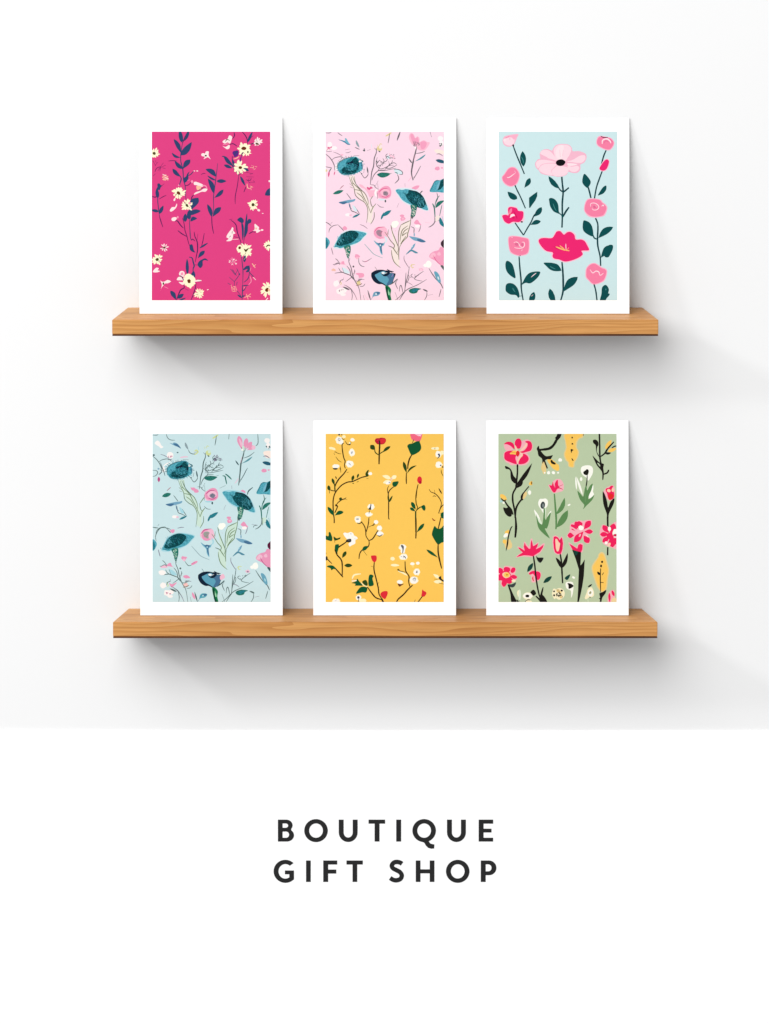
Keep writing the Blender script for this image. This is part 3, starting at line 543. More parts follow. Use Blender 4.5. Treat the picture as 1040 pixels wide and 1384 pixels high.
    A.B(3, pk, [480, 110, 530, 60, 580, 120, 600, 150, 540, 150, 500, 130]); A.E(3, wh, 540, 165, 44, 26); A.S(3, ln, 9, [430, 175, 480, 200, 480, 260, 485, 320]); A.S(3, gy, 10, [590, 150, 580, 210, 555, 265])
    A.B(3, bl, [400, 335, 460, 340, 520, 350, 600, 375, 675, 420, 620, 435, 540, 415, 470, 395]); A.B(3, bd, [530, 385, 590, 380, 670, 420, 620, 434, 560, 418]); A.L(3, bl, 485, 340, 485, 270, 20)
    A.L(3, bl, 430, 560, 505, 445, 36); A.B(3, ink((84, 140, 160)), [345, 635, 390, 580, 430, 550, 490, 570, 550, 608, 500, 612, 440, 580, 390, 610]); A.E(3, wt, 450, 500, 9, 18, 30)
    A.S(3, gy, 9, [320, 650, 320, 720, 370, 810, 400, 850]); A.S(3, yl, 10, [420, 830, 450, 800, 500, 800]); A.S(3, yl, 10, [440, 790, 450, 850, 480, 840]); A.S(3, ln, 9, [405, 830, 385, 960, 350, 1100, 325, 1240]); A.S(3, ln, 9, [350, 930, 340, 1100, 330, 1240])
    A.S(3, ln, 9, [170, 1384, 240, 1330, 330, 1240, 400, 1190, 540, 1130, 690, 1040]); A.S(3, ln, 8, [380, 960, 400, 1000, 380, 1070, 350, 1100]); A.S(3, ln, 8, [640, 905, 560, 960, 490, 1020, 520, 1050, 620, 1070]); A.S(3, ln, 7, [460, 950, 430, 980, 480, 1020]); A.S(3, gy, 7, [340, 1090, 400, 1100, 460, 1140])
    A.E(3, ps, 595, 880, 34, 26, 0, .2); A.E(3, ink((247, 215, 229)) if P else gy, 595, 885, 16, 12); A.dots(3, ln, 390, 940, 600, 1010, 7, 8)
    A.S(3, ln, 9, [190, 1080, 180, 1120, 215, 1200]); A.S(3, ln, 9, [240, 1240, 250, 1160, 270, 1140, 290, 1210, 300, 1260]); A.S(3, ln, 9, [170, 1110, 215, 1040]); A.S(3, ln, 8, [170, 1250, 220, 1384]); A.S(3, ln, 8, [240, 1384, 290, 1300, 330, 1250])
    A.B(3, gn, [395, 1215, 430, 1195, 500, 1180, 600, 1195, 550, 1220, 530, 1260, 460, 1275, 410, 1255]); A.B(3, tm, [440, 1230, 500, 1195, 560, 1200, 480, 1250]); A.S(3, wt, 9, [400, 1220, 420, 1190])
    A.L(3, ln, 710, 1240, 620, 1200, 26); A.S(3, ln, 8, [690, 1230, 690, 1310, 650, 1384]); A.S(3, gy, 7, [710, 1305, 790, 1285])
    A.E(3, ink((253, 252, 244)), 720, 790, 48, 56); A.E(3, ink((253, 252, 244)), 670, 810, 34, 28); A.S(3, ln, 11, [725, 860, 780, 950, 830, 1020, 880, 1080]); A.B(3, ink((104, 164, 186)), [810, 930, 840, 910, 890, 960, 920, 1060, 910, 1110, 860, 1060]); A.E(3, wt, 880, 1020, 12, 30, -20)
    A.S(3, ln, 12, [900, 1090, 930, 1130, 955, 1190]); A.S(3, ln, 9, [925, 1200, 910, 1260, 890, 1330])
    A.B(3, pk, [735, 680, 750, 620, 810, 580, 880, 560, 915, 510, 975, 550, 975, 800, 920, 810, 840, 740]); A.B(3, ps, [740, 680, 760, 630, 800, 600, 840, 640, 800, 680]); A.B(3, ps, [860, 620, 900, 590, 920, 640, 880, 650]); A.S(3, rs, 8, [800, 650, 850, 740, 920, 805])
    A.B(3, ink((90, 30, 60)) if not P else ink((60, 40, 50)), [920, 440, 950, 400, 980, 390, 980, 520, 930, 490]); A.B(3, dk, [915, 820, 950, 810, 980, 850, 980, 900]); A.L(3, tm, 905, 20, 990, 190, 60, .1); A.S(3, sk, 12, [940, 0, 960, 90])
    A.S(3, ln, 11, [820, 0, 820, 100, 770, 160, 720, 185]); A.S(3, ln, 8, [820, 100, 890, 70]); A.S(3, ps if P else gy, 7, [660, 105, 740, 115]); A.B(3, cm, [840, 0, 900, 0, 880, 70, 840, 90])
    if not P: A.S(3, ln, 7, [690, 160, 700, 130, 760, 120]); A.S(3, lb, 16, [840, 0, 840, 120])
    return A, ink((248, 216, 230) if P else (202, 227, 230))


def art_aqua():
    A = Art(33)
    g = ink((10, 76, 78)); gl = ink((70, 140, 138)); st = ink((14, 62, 68)); pk = ink((245, 128, 164)); pe = ink((252, 176, 200)); lp = ink((253, 216, 226)); lo = ink((244, 184, 204))
    hot = ink((236, 38, 112)); he = ink((250, 196, 214)); wh = ink((254, 226, 232)); bk = ink((14, 14, 20)); yl = ink((250, 190, 110)); dk = ink((222, 108, 146)); hd = ink((202, 24, 92))
    # top left light bud
    A.B(0, lo, [62, 150, 90, 80, 150, 60, 230, 45, 322, 42, 300, 100, 262, 190, 220, 235, 150, 248, 85, 215]); A.B(0, lp, [80, 150, 110, 110, 180, 90, 250, 100, 255, 170, 210, 225, 150, 225, 95, 195]); A.B(0, pe, [110, 110, 150, 75, 230, 60, 300, 50, 270, 110, 245, 130, 210, 95, 150, 100]); A.E(0, wh, 100, 140, 26, 24); A.E(0, lo, 180, 120, 10, 14); A.S(0, pk, 8, [105, 105, 140, 90, 180, 70])
    A.S(0, st, 20, [235, 230, 290, 380, 340, 500, 420, 695], .2); A.B(0, bk, [218, 222, 240, 208, 252, 225, 240, 245])
    A.L(0, g, 405, 575, 390, 318, 104, 0, .5); A.S(0, gl, 9, [370, 415, 395, 460, 405, 520])
    A.B(0, pe, [48, 750, 90, 690, 150, 605, 220, 575, 290, 600, 345, 690, 335, 780, 290, 870, 200, 905, 120, 880, 65, 820]); A.B(0, pk, [60, 752, 100, 700, 160, 615, 220, 590, 280, 612, 328, 690, 320, 780, 275, 860, 200, 890, 130, 865, 78, 815]); A.S(0, wh, 11, [135, 745, 160, 755, 210, 725, 260, 685]); A.S(0, pe, 9, [255, 640, 275, 670, 260, 690]); A.S(0, dk, 8, [150, 765, 230, 745])
    A.S(0, st, 18, [265, 878, 300, 960, 360, 1080, 437, 1260], .15); A.L(0, g, 418, 922, 515, 760, 78, .05, .6); A.L(0, g, 302, 1105, 142, 985, 96, -.06, .4)
    A.P(0, g, [498, 1250, 495, 1085, 560, 1035, 632, 985, 630, 1060, 600, 1130, 545, 1205, 515, 1250]); A.L(0, g, 570, 1400, 705, 1240, 88, .05, .6)
    # hot flower left
    A.B(0, he, [45, 1390, 60, 1360, 140, 1350, 140, 1260, 180, 1225, 290, 1235, 320, 1290, 400, 1300, 415, 1370, 420, 1440, 380, 1490, 250, 1500, 170, 1520, 90, 1490])
    A.B(0, hot, [58, 1380, 110, 1362, 160, 1370, 150, 1280, 175, 1238, 240, 1240, 300, 1262, 320, 1300, 395, 1310, 405, 1370, 385, 1440, 330, 1485, 230, 1480, 165, 1512, 100, 1480, 70, 1430]); A.B(0, pk, [170, 1350, 180, 1280, 215, 1260, 210, 1320]); A.B(0, wh, [185, 1400, 200, 1360, 240, 1350, 265, 1380, 230, 1390, 185, 1415]); A.S(0, yl, 12, [180, 1330, 185, 1360]); A.S(0, hd, 12, [240, 1300, 280, 1370, 300, 1430]); A.E(0, hd, 240, 1415, 22, 12)
    A.S(2, bk, 12, [355, 92, 375, 100]); A.E(2, bk, 378, 97, 18, 13); A.S(2, st, 18, [265, 110, 340, 220, 405, 315], .1); A.S(2, st, 19, [405, 315, 470, 200, 530, 100, 580, -10, 640, -60], .1)
    A.L(2, g, 515, 150, 690, 85, 74, -.06, .6)
    # big pale flower
    cx, cy = 975, 515
    for a in ((600, 560, -0), ):
        A.B(0, lo, [595, 520, 640, 455, 680, 440, 672, 360, 720, 300, 800, 285, 870, 310, 890, 280, 940, 220, 1040, 200, 1150, 215, 1200, 270, 1215, 320, 1320, 320, 1420, 360, 1440, 430, 1400, 510, 1340, 540, 1340, 610, 1300, 670, 1220, 680, 1140, 660, 1120, 700, 1060, 730, 970, 740, 900, 730, 800, 715, 700, 690, 650, 630, 610, 590])
    A.B(0, lp, [690, 330, 740, 300, 820, 308, 890, 370, 955, 470, 860, 450, 760, 420, 700, 400, 685, 365]); A.B(0, lo, [685, 370, 740, 395, 800, 430, 690, 440, 680, 400]); A.B(0, lp, [612, 510, 660, 468, 740, 462, 860, 480, 940, 505, 800, 515, 700, 540, 650, 600, 620, 570])
    A.B(0, lp, [660, 610, 710, 548, 800, 525, 940, 530, 930, 580, 860, 640, 880, 715, 780, 700, 690, 660]); A.B(0, lp, [870, 640, 950, 560, 1010, 560, 1130, 590, 1140, 650, 1080, 715, 980, 730, 900, 720]); A.B(0, lp, [900, 300, 960, 225, 1050, 212, 1140, 225, 1190, 290, 1150, 400, 1090, 480, 1040, 450, 960, 465, 920, 400])
    A.B(0, wh, [960, 440, 935, 330, 980, 240, 1060, 225, 1060, 330, 1030, 440]); A.S(0, lo, 10, [1060, 300, 1045, 400]); A.S(0, lo, 10, [1000, 300, 1010, 420]); A.B(0, lo, [1115, 460, 1180, 370, 1280, 335, 1390, 355, 1300, 410, 1200, 450]); A.B(0, lp, [1120, 490, 1220, 460, 1330, 395, 1410, 390, 1418, 450, 1370, 505, 1300, 515, 1200, 500])
    A.B(0, lp, [1130, 560, 1200, 575, 1290, 560, 1320, 600, 1280, 650, 1210, 660, 1150, 625]); A.B(0, wh, [1125, 520, 1200, 520, 1290, 535, 1210, 560, 1140, 555]); A.S(0, lo, 9, [860, 640, 930, 570, 960, 555])
    A.E(0, bk, 1015, 508, 78, 54, -8, .05); A.E(0, bk, 985, 515, 46, 44)
    # its stem
    A.S(1, st, 24, [62, 740, 72, 860, 85, 990, 72, 1150, 70, 1260, 72, 1384, 65, 1575], .1); A.S(1, st, 22, [85, 995, 130, 960, 180, 918], .2); A.S(1, st, 20, [80, 990, 30, 950, -10, 880], .2); A.S(1, st, 26, [80, 1400, 130, 1310, 182, 1240], .3)
    A.L(0, g, 995, 935, 815, 730, 84, -.05, .5); A.B(0, g, [825, 1100, 870, 1088, 930, 1120, 975, 1200, 990, 1330, 1045, 1384, 985, 1350, 900, 1310, 845, 1230, 828, 1150]); A.S(0, gl, 9, [890, 1180, 915, 1250, 945, 1300]); A.P(1, g, [10, 1310, 70, 1370, 100, 1384, 70, 1420, 55, 1384])
    # right column top
    A.B(1, pe, [628, 160, 650, 90, 700, 68, 800, 85, 880, 110, 925, 180, 905, 250, 850, 305, 780, 300, 690, 260, 640, 220]); A.B(1, pk, [640, 165, 665, 100, 720, 85, 800, 95, 870, 120, 912, 180, 890, 245, 845, 290, 780, 285, 700, 248, 655, 215]); A.S(1, wh, 20, [725, 200, 735, 140, 800, 118, 850, 150, 870, 190]); A.S(1, dk, 10, [760, 190, 780, 150, 830, 170]); A.S(1, bk, 11, [700, 72, 750, 95, 820, 92]); A.S(1, dk, 8, [860, 130, 900, 165])
    A.S(1, st, 20, [790, 305, 750, 400, 715, 530], .1); A.B(1, he, [672, 600, 710, 530, 760, 460, 820, 448, 848, 490, 835, 570, 800, 630, 740, 655, 690, 635]); A.B(1, hot, [682, 600, 720, 530, 775, 465, 815, 458, 838, 490, 822, 560, 790, 620, 740, 642, 700, 630])
    A.S(1, st, 20, [725, 650, 680, 770, 630, 920, 598, 1100], .1); A.B(1, g, [430, 692, 480, 730, 530, 800, 535, 850, 500, 910, 470, 920, 405, 850, 402, 770]); A.S(1, st, 22, [495, 910, 520, 1000, 540, 1090], .1); A.B(1, g, [655, 1045, 690, 980, 740, 910, 790, 885, 792, 950, 750, 1010, 700, 1035])
    A.B(1, pe, [425, 1270, 440, 1180, 480, 1110, 560, 1095, 690, 1110, 740, 1160, 790, 1200, 812, 1260, 770, 1370, 700, 1400, 600, 1412, 500, 1390, 440, 1320]); A.B(1, pk, [440, 1265, 455, 1180, 495, 1118, 570, 1108, 680, 1122, 720, 1165, 770, 1205, 795, 1260, 755, 1355, 700, 1385, 600, 1395, 520, 1375, 455, 1320])
    A.S(1, wh, 10, [535, 1230, 540, 1180, 600, 1172, 650, 1200, 670, 1240, 640, 1280, 580, 1285, 560, 1260]); A.S(1, wh, 9, [575, 1250, 600, 1220, 630, 1225]); A.E(1, dk, 600, 1235, 26, 22); A.S(1, wh, 12, [715, 1225, 740, 1205, 750, 1225])
    # right column lower
    A.S(3, st, 22, [615, 35, 650, 120, 655, 220, 648, 370, 655, 500, 690, 660, 700, 820], .1); A.B(3, g, [415, 85, 450, 75, 520, 110, 565, 190, 580, 320, 540, 330, 440, 270, 405, 200]); A.S(3, g, 20, [570, 300, 595, 360, 640, 380], .2)
    A.L(3, g, 660, 365, 905, 180, 106, -.07, .55); A.L(3, g, 700, 690, 900, 480, 120, -.05, .6); A.B(3, g, [830, 480, 895, 478, 900, 540, 860, 630, 820, 680, 760, 660, 770, 560])
    A.B(3, pe, [450, 940, 460, 860, 520, 790, 600, 770, 680, 810, 720, 840, 790, 870, 808, 930, 770, 1050, 700, 1100, 580, 1128, 500, 1060, 455, 1010]); A.B(3, pk, [465, 940, 475, 865, 530, 803, 600, 785, 670, 825, 710, 855, 775, 880, 792, 930, 755, 1040, 690, 1088, 580, 1112, 510, 1050, 470, 1000]); A.S(3, wh, 12, [525, 880, 570, 935, 620, 905, 670, 920, 690, 975, 745, 940]); A.S(3, pe, 9, [680, 930, 690, 980])
    A.S(3, st, 20, [590, 1120, 620, 1230, 640, 1390], .1); A.B(3, g, [690, 1390, 712, 1280, 720, 1180, 760, 1135, 800, 1140, 835, 1200, 830, 1250, 848, 1290, 800, 1350, 770, 1390]); A.E(3, gl, 785, 1205, 8, 14); A.E(3, ink((205, 230, 232)), 835, 1262, 10, 12)
    # big hot flower
    A.B(2, he, [640, 415, 670, 360, 740, 345, 870, 350, 910, 290, 950, 238, 1010, 235, 1060, 280, 1080, 280, 1120, 250, 1190, 250, 1260, 300, 1280, 375, 1350, 370, 1420, 400, 1470, 480, 1488, 578, 1390, 590, 1380, 650, 1320, 700, 1200, 745, 1080, 765, 990, 730, 900, 715, 862, 660, 860, 615, 760, 580, 690, 520])
    A.B(2, hot, [652, 415, 680, 372, 750, 360, 870, 362, 920, 300, 950, 255, 1010, 250, 1050, 292, 1075, 305, 1120, 268, 1180, 262, 1240, 310, 1262, 385, 1350, 385, 1410, 415, 1455, 490, 1478, 562, 1360, 572, 1378, 630, 1300, 690, 1180, 735, 1080, 748, 990, 715, 910, 700, 880, 660, 885, 600, 780, 575, 700, 500])
    A.S(2, yl, 18, [935, 505, 1010, 535, 1090, 565]); A.S(2, yl, 13, [1000, 485, 1050, 525, 1090, 560]); A.S(2, he, 12, [1100, 455, 1100, 500, 1105, 555]); A.S(2, yl, 14, [1080, 555, 1120, 565, 1160, 572]); A.S(2, yl, 9, [1150, 520, 1110, 560]); A.S(2, hd, 9, [900, 500, 960, 535, 1020, 560]); A.S(2, hd, 8, [1060, 500, 1080, 545])
    A.S(3, st, 26, [65, 755, 78, 900, 85, 1050, 82, 1240, 45, 1384], .2); A.B(3, g, [-236, 770, -150, 765, -80, 772, 0, 800, 55, 885, 30, 905, -60, 905, -130, 880, -190, 825]); A.S(2, gl, 9, [840, 825, 880, 850, 930, 870]); A.L(3, g, 85, 1245, 325, 1000, 128, -.06, .58)
    # lower left rose
    A.B(2, pe, [152, 360, 200, 325, 300, 328, 390, 345, 480, 365, 505, 420, 500, 560, 470, 625, 380, 655, 290, 650, 190, 600, 160, 500]); A.B(2, pk, [165, 370, 210, 340, 300, 340, 390, 358, 470, 378, 490, 425, 488, 550, 460, 612, 380, 640, 290, 636, 205, 590, 172, 500])
    A.S(2, wh, 9, [245, 440, 290, 425, 330, 460, 350, 500, 380, 510]); A.S(2, wh, 10, [255, 515, 300, 528, 380, 525, 420, 490, 415, 435, 380, 430]); A.E(2, dk, 295, 465, 32, 24); A.E(2, dk, 385, 470, 20, 26); A.S(2, wh, 10, [375, 575, 385, 545]); A.S(2, wh, 12, [205, 345, 225, 355])
    A.S(2, bk, 14, [325, 662, 360, 650]); A.S(2, st, 22, [333, 670, 345, 850, 365, 1050, 370, 1200, 400, 1390], .2); A.B(2, g, [108, 790, 125, 740, 165, 742, 220, 790, 250, 870, 275, 1015, 220, 1000, 150, 940, 115, 870]); A.S(2, st, 16, [330, 1320, 375, 1310])
    A.B(2, g, [375, 1130, 400, 1070, 460, 970, 540, 920, 670, 912, 670, 960, 620, 1030, 520, 1105, 440, 1098]); A.S(2, wh, 9, [530, 1005, 570, 970, 615, 935]); A.B(2, g, [110, 1180, 125, 1120, 180, 1100, 250, 1120, 310, 1190, 340, 1300, 320, 1345, 280, 1300, 190, 1290, 120, 1240]); A.S(2, gl, 8, [220, 1180, 245, 1220, 270, 1250]); A.S(2, gl, 7, [240, 1180, 255, 1230])
    A.L(2, g, 500, 1440, 580, 1245, 96, .04, .55); A.S(2, wh, 8, [530, 1320, 565, 1290]); A.L(2, g, 930, 1450, 835, 1190, 100, -.05, .55)
    return A, ink((204, 230, 232))


def art_yellow():
    A = Art(55)
    g = ink((16, 84, 48)); dg = ink((44, 70, 26)); st = ink((56, 38, 14)); wh = ink((255, 250, 240)); cw = ink((255, 244, 196)); gy = ink((176, 178, 184)); dk = ink((46, 44, 40)); rd = ink((222, 44, 56)); dr = ink((186, 20, 50))
    ol = ink((104, 80, 14)); pk = ink((246, 106, 132)); ns = ink((58, 66, 92)); lr = ink((230, 90, 110)); li = ink((252, 216, 120))

    def cotton(q, x, y, rx, ry=None, mark=None):
        ry = ry or rx
        for i in range(6):
            t = i * 1.05 + A.rnd.uniform(-.3, .3)
            A.E(q, cw, x + rx * .42 * math.cos(t), y + ry * .42 * math.sin(t), rx * .5 * A.rnd.uniform(.8, 1.1), ry * .5 * A.rnd.uniform(.8, 1.1), 0, .14)
        A.E(q, wh, x, y, rx * .74, ry * .74, 0, .12)
        if mark: A.E(q, mark, x, y, rx * .22, ry * .3, 20, .3)
    A.E(0, dk, 222, 12, 16, 14); A.E(0, dk, 265, 14, 9, 10); cotton(0, 222, 105, 72, 74, gy); cotton(0, 250, 130, 52); A.E(0, gy, 222, 95, 24, 26, 0, .2); A.E(0, wh, 222, 90, 10, 12); A.S(0, ol, 10, [260, 65, 290, 95, 310, 80]); A.E(0, cw, 300, 45, 30, 26)
    A.S(0, st, 10, [320, 115, 350, 165, 385, 180, 410, 145]); A.B(0, st, [370, 175, 400, 160, 405, 130, 420, 150, 400, 188]); cotton(0, 440, 98, 44, 34); A.E(0, cw, 395, 150, 16)
    A.S(0, st, 15, [300, 150, 270, 180, 280, 300, 300, 400, 320, 450, 310, 520, 325, 570], .3); A.E(0, cw, 110, 240, 60, 22, 12, .2); A.S(0, ol, 8, [145, 285, 200, 320, 255, 330]); A.S(0, ol, 8, [165, 375, 210, 435, 262, 468]); A.S(0, st, 10, [135, 320, 150, 345]); A.S(0, ol, 7, [140, 310, 190, 300])
    cotton(0, 432, 308, 62, 74, gy); cotton(0, 395, 495, 78, 70); A.S(0, gy, 9, [375, 480, 400, 500, 420, 520]); A.S(0, gy, 8, [400, 480, 385, 510]); cotton(0, 168, 535, 70, 44); A.B(0, dk, [115, 568, 160, 562, 200, 568, 180, 588, 140, 588]); A.S(0, ol, 9, [235, 530, 245, 580, 250, 640]); A.E(0, st, 238, 575, 8, 12)
    A.S(0, st, 20, [350, 580, 300, 655, 220, 740, 165, 830, 150, 880, 152, 950], .4); A.S(0, st, 9, [345, 640, 380, 628]); A.L(0, st, 180, 745, 160, 695, 20)
    A.L(0, dg, 148, 850, 105, 730, 44, 0, .6); A.S(0, dg, 17, [145, 830, 152, 900, 155, 950], .2); A.E(0, dg, 52, 890, 26, 42, -12, .12); A.S(0, dg, 16, [62, 920, 62, 980]); A.S(0, st, 13, [65, 920, 110, 935, 160, 942])
    A.S(0, st, 17, [690, 695, 600, 715, 520, 750, 440, 785, 360, 795, 270, 840, 200, 910, 150, 985, 125, 1080, 122, 1180, 128, 1310, 140, 1400, 140, 1470], .15)
    A.L(0, dg, 430, 785, 460, 680, 48, 0, .6); A.L(0, dg, 515, 735, 542, 655, 32, 0, .6); A.B(0, dg, [660, 690, 655, 650, 690, 600, 710, 600, 695, 655, 710, 680, 690, 705]); cotton(0, 735, 655, 38, 30); A.S(0, dg, 12, [520, 790, 545, 780]); A.E(0, dg, 452, 815, 12, 8); A.S(0, dg, 10, [670, 735, 705, 735]); A.S(0, dg, 10, [510, 795, 535, 790])
    A.S(0, st, 15, [170, 1175, 210, 1125, 265, 1085, 310, 1070, 340, 1050]); A.E(0, dg, 245, 1070, 22, 24, 0, .2); A.S(0, st, 8, [300, 1075, 355, 1085]); A.S(0, st, 17, [150, 1300, 195, 1195, 160, 1180], .3); A.B(0, st, [155, 1180, 170, 1155, 195, 1185, 170, 1195])
    A.L(0, g, 140, 1350, 32, 1200, 62, 0, .55); A.L(0, g, 150, 1345, 295, 1285, 66, -.1, .6); A.S(2, st, 16, [140, -10, 145, 85])
    # red clusters
    A.B(0, dr, [808, 110, 830, 75, 880, 70, 920, 62, 980, 75, 992, 120, 960, 165, 910, 175, 850, 170, 820, 140]); A.B(0, rd, [900, 90, 950, 80, 985, 100, 975, 140, 920, 160, 890, 120]); A.S(0, lr, 9, [840, 110, 870, 95]); A.S(0, ink((180, 60, 110)), 12, [865, 150, 880, 120])
    A.S(0, st, 22, [885, 110, 888, 200, 882, 320, 878, 500], .2); A.S(0, dg, 15, [805, 250, 820, 310, 880, 350]); A.L(0, dg, 812, 262, 735, 185, 80, 0, .55); A.S(0, dg, 13, [885, 335, 930, 300, 980, 280]); A.L(1, dg, -40, 310, 96, 205, 52, -.04, .6)
    # pink bud
    A.B(1, pk, [425, 0, 432, 60, 450, 95, 520, 122, 580, 115, 608, 60, 615, -20, 520, -20]); A.B(1, ink((250, 190, 206)), [490, -10, 520, 20, 570, 40, 612, 10, 600, -20]); A.S(1, wh, 12, [560, 15, 600, 40]); A.S(1, dk, 20, [478, 95, 455, 150]); A.S(1, dk, 18, [572, 110, 570, 150])
    A.B(1, g, [372, 200, 400, 168, 460, 155, 520, 125, 572, 128, 602, 220, 580, 280, 520, 325, 450, 352, 420, 320, 390, 250]); A.S(1, st, 20, [450, 340, 410, 410, 385, 500, 380, 580], .4); A.L(1, dg, 362, 650, 308, 455, 56, 0, .6); A.L(1, dg, 365, 655, 528, 520, 34, -.12, .55); A.S(1, st, 16, [358, 640, 355, 740, 358, 825], .3)
    # cotton cluster far right
    A.E(1, cw, 800, 240, 34, 20); A.E(1, cw, 860, 240, 34, 26); A.E(1, gy, 825, 240, 14, 8); cotton(1, 885, 335, 60, 66); A.E(1, cw, 945, 310, 34, 34); A.B(1, ns, [870, 335, 900, 325, 912, 355, 900, 385, 860, 412, 890, 365]); cotton(1, 890, 510, 68, 62); A.E(1, ns, 922, 518, 12, 12); A.E(1, dk, 955, 545, 12, 14); A.S(1, ol, 10, [930, 590, 935, 640, 965, 700])
    # white bell left of middle
    A.L(1, cw, 100, 740, -40, 690, 60, .05); A.L(1, cw, 95, 745, 195, 690, 62, 0, .6); A.L(1, cw, 100, 780, -30, 810, 60, .05); A.E(1, wh, 60, 805, 44, 24, 160); A.E(1, ink((245, 205, 170)), 110, 745, 18, 30); A.E(1, gy, 80, 800, 16, 12)
    A.B(1, g, [130, 800, 170, 785, 228, 785, 210, 840, 170, 875, 130, 850]); A.S(1, st, 15, [150, 870, 90, 920, 60, 980, 65, 1080, 65, 1200, 65, 1384, 80, 1400], .2); A.S(1, st, 10, [70, 850, 45, 910, 55, 990]); A.L(1, dg, 68, 1130, 130, 1015, 32); A.L(1, dg, 66, 1120, 50, 1010, 22)
    # red bud
    A.E(1, rd, 575, 760, 40, 58, 0, .05); A.E(1, dr, 585, 800, 24, 26); A.S(1, ol, 15, [550, 830, 530, 920, 512, 1040, 520, 1150, 540, 1210, 520, 1270], .2); A.S(1, st, 11, [548, 840, 530, 930, 520, 1060]); A.S(1, dg, 20, [510, 1270, 510, 1384, 515, 1620], 0); A.L(1, g, 510, 1250, 440, 1120, 62, 0, .6); A.L(1, g, 505, 1275, 415, 1215, 50, 0, .6)
    A.S(1, dg, 15, [530, 1255, 580, 1210, 640, 1195]); A.B(1, g, [600, 1195, 650, 1170, 672, 1210, 665, 1258, 640, 1262, 615, 1230]); A.S(3, st, 18, [515, 0, 517, 200, 512, 338], .1); A.L(3, g, 525, 240, 652, 90, 56, 0, .6)
    # right twig and dark leaf
    A.S(1, st, 12, [730, 910, 760, 955, 830, 985, 890, 1045, 925, 1110, 930, 1170, 885, 1305]); A.S(1, st, 14, [975, 1160, 925, 1210, 885, 1310]); A.S(1, st, 8, [825, 980, 818, 920]); A.S(1, st, 9, [790, 1035, 815, 1020, 845, 1035]); A.L(1, st, 942, 990, 885, 890, 22); A.B(1, g, [925, 1310, 985, 1290, 985, 1384, 930, 1380]); A.S(1, st, 10, [880, 1305, 930, 1305])
    A.S(3, st, 15, [925, -10, 900, 100, 878, 190], .2); A.B(3, g, [818, 135, 850, 160, 885, 180, 930, 165, 985, 130, 985, 370, 930, 410, 885, 440, 850, 410, 790, 310, 778, 250]); A.S(3, st, 22, [880, 420, 880, 560, 905, 700, 938, 835], .5); A.L(3, g, 880, 655, 685, 520, 48, 0, .6); A.S(3, ink((140, 30, 20)), 14, [780, 5, 810, 40, 835, 35])
    # lower left plant
    A.B(2, wh, [290, 255, 320, 240, 360, 250, 410, 232, 450, 250, 470, 290, 510, 310, 525, 340, 490, 365, 485, 420, 430, 450, 395, 470, 375, 430, 390, 400, 350, 350, 310, 300]); A.S(2, cw, 9, [370, 260, 380, 310]); A.S(2, gy, 8, [470, 345, 505, 345]); A.E(2, gy, 415, 262, 10, 8); A.S(2, cw, 10, [430, 290, 450, 340])
    A.B(2, dk, [330, 385, 355, 352, 415, 345, 418, 392, 370, 402]); A.S(2, gy, 6, [365, 362, 410, 362]); A.S(2, st, 20, [345, 390, 290, 430, 215, 480, 180, 530, 190, 590], .4)
    A.B(2, g, [0, 290, 45, 300, 50, 240, 75, 235, 95, 280, 110, 330, 100, 380, 50, 372, 0, 350]); A.B(2, dg, [130, 305, 180, 335, 240, 320, 235, 345, 190, 365, 145, 370]); A.S(2, st, 10, [145, 370, 152, 410]); A.B(2, g, [155, 450, 180, 435, 218, 440, 205, 530, 175, 590, 150, 530]); A.S(2, st, 20, [150, 520, 190, 610, 250, 680, 272, 760, 272, 950], .3)
    A.L(2, dg, 270, 660, 338, 548, 58, 0, .6); A.L(2, dg, 305, 782, 440, 782, 62, 0, .5); A.S(2, st, 14, [0, 650, 50, 700, 105, 755]); A.E(2, dk, 10, 665, 26, 34, 30, .2); A.S(2, st, 18, [285, 975, 220, 900, 150, 820], .2); A.B(2, g, [18, 800, 60, 780, 120, 785, 160, 820, 175, 850, 130, 840, 95, 862, 80, 830]); A.S(2, dg, 8, [0, 570, 12, 600])
    # lower middle cotton branch
    cotton(0, 745, 1200, 66, 62); cotton(0, 710, 1325, 70, 44); cotton(0, 525, 1384, 60, 34); A.B(0, dk, [700, 1240, 730, 1200, 740, 1150, 752, 1170, 745, 1215, 752, 1245, 725, 1250]); A.S(0, dk, 16, [725, 1260, 712, 1310]); A.S(0, dk, 8, [700, 1384, 740, 1365])
    cotton(2, 530, 35, 60, 56); A.E(2, gy, 525, 20, 24, 16); A.S(2, dk, 12, [515, 82, 560, 92, 600, 60]); A.S(2, st, 14, [585, 60, 640, 140, 660, 230, 665, 300, 710, 372], .2); A.S(2, st, 14, [712, 0, 700, 110, 665, 235], .2); A.S(2, ol, 7, [700, 155, 750, 130, 785, 120]); A.S(2, st, 16, [760, 125, 795, 110, 800, 70]); cotton(2, 828, 68, 44, 42); cotton(2, 885, 165, 54, 52); A.E(2, wh, 895, 260, 56, 40)
    A.S(2, dk, 13, [850, 285, 890, 300, 935, 270]); A.S(2, st, 17, [710, 372, 770, 345, 825, 265, 865, 200], .4); A.S(2, st, 16, [712, 370, 715, 430, 690, 480, 600, 530, 560, 590, 548, 675], .3); A.L(2, g, 600, 540, 700, 465, 62, -.05, .5); A.S(2, dg, 12, [620, 540, 678, 615])
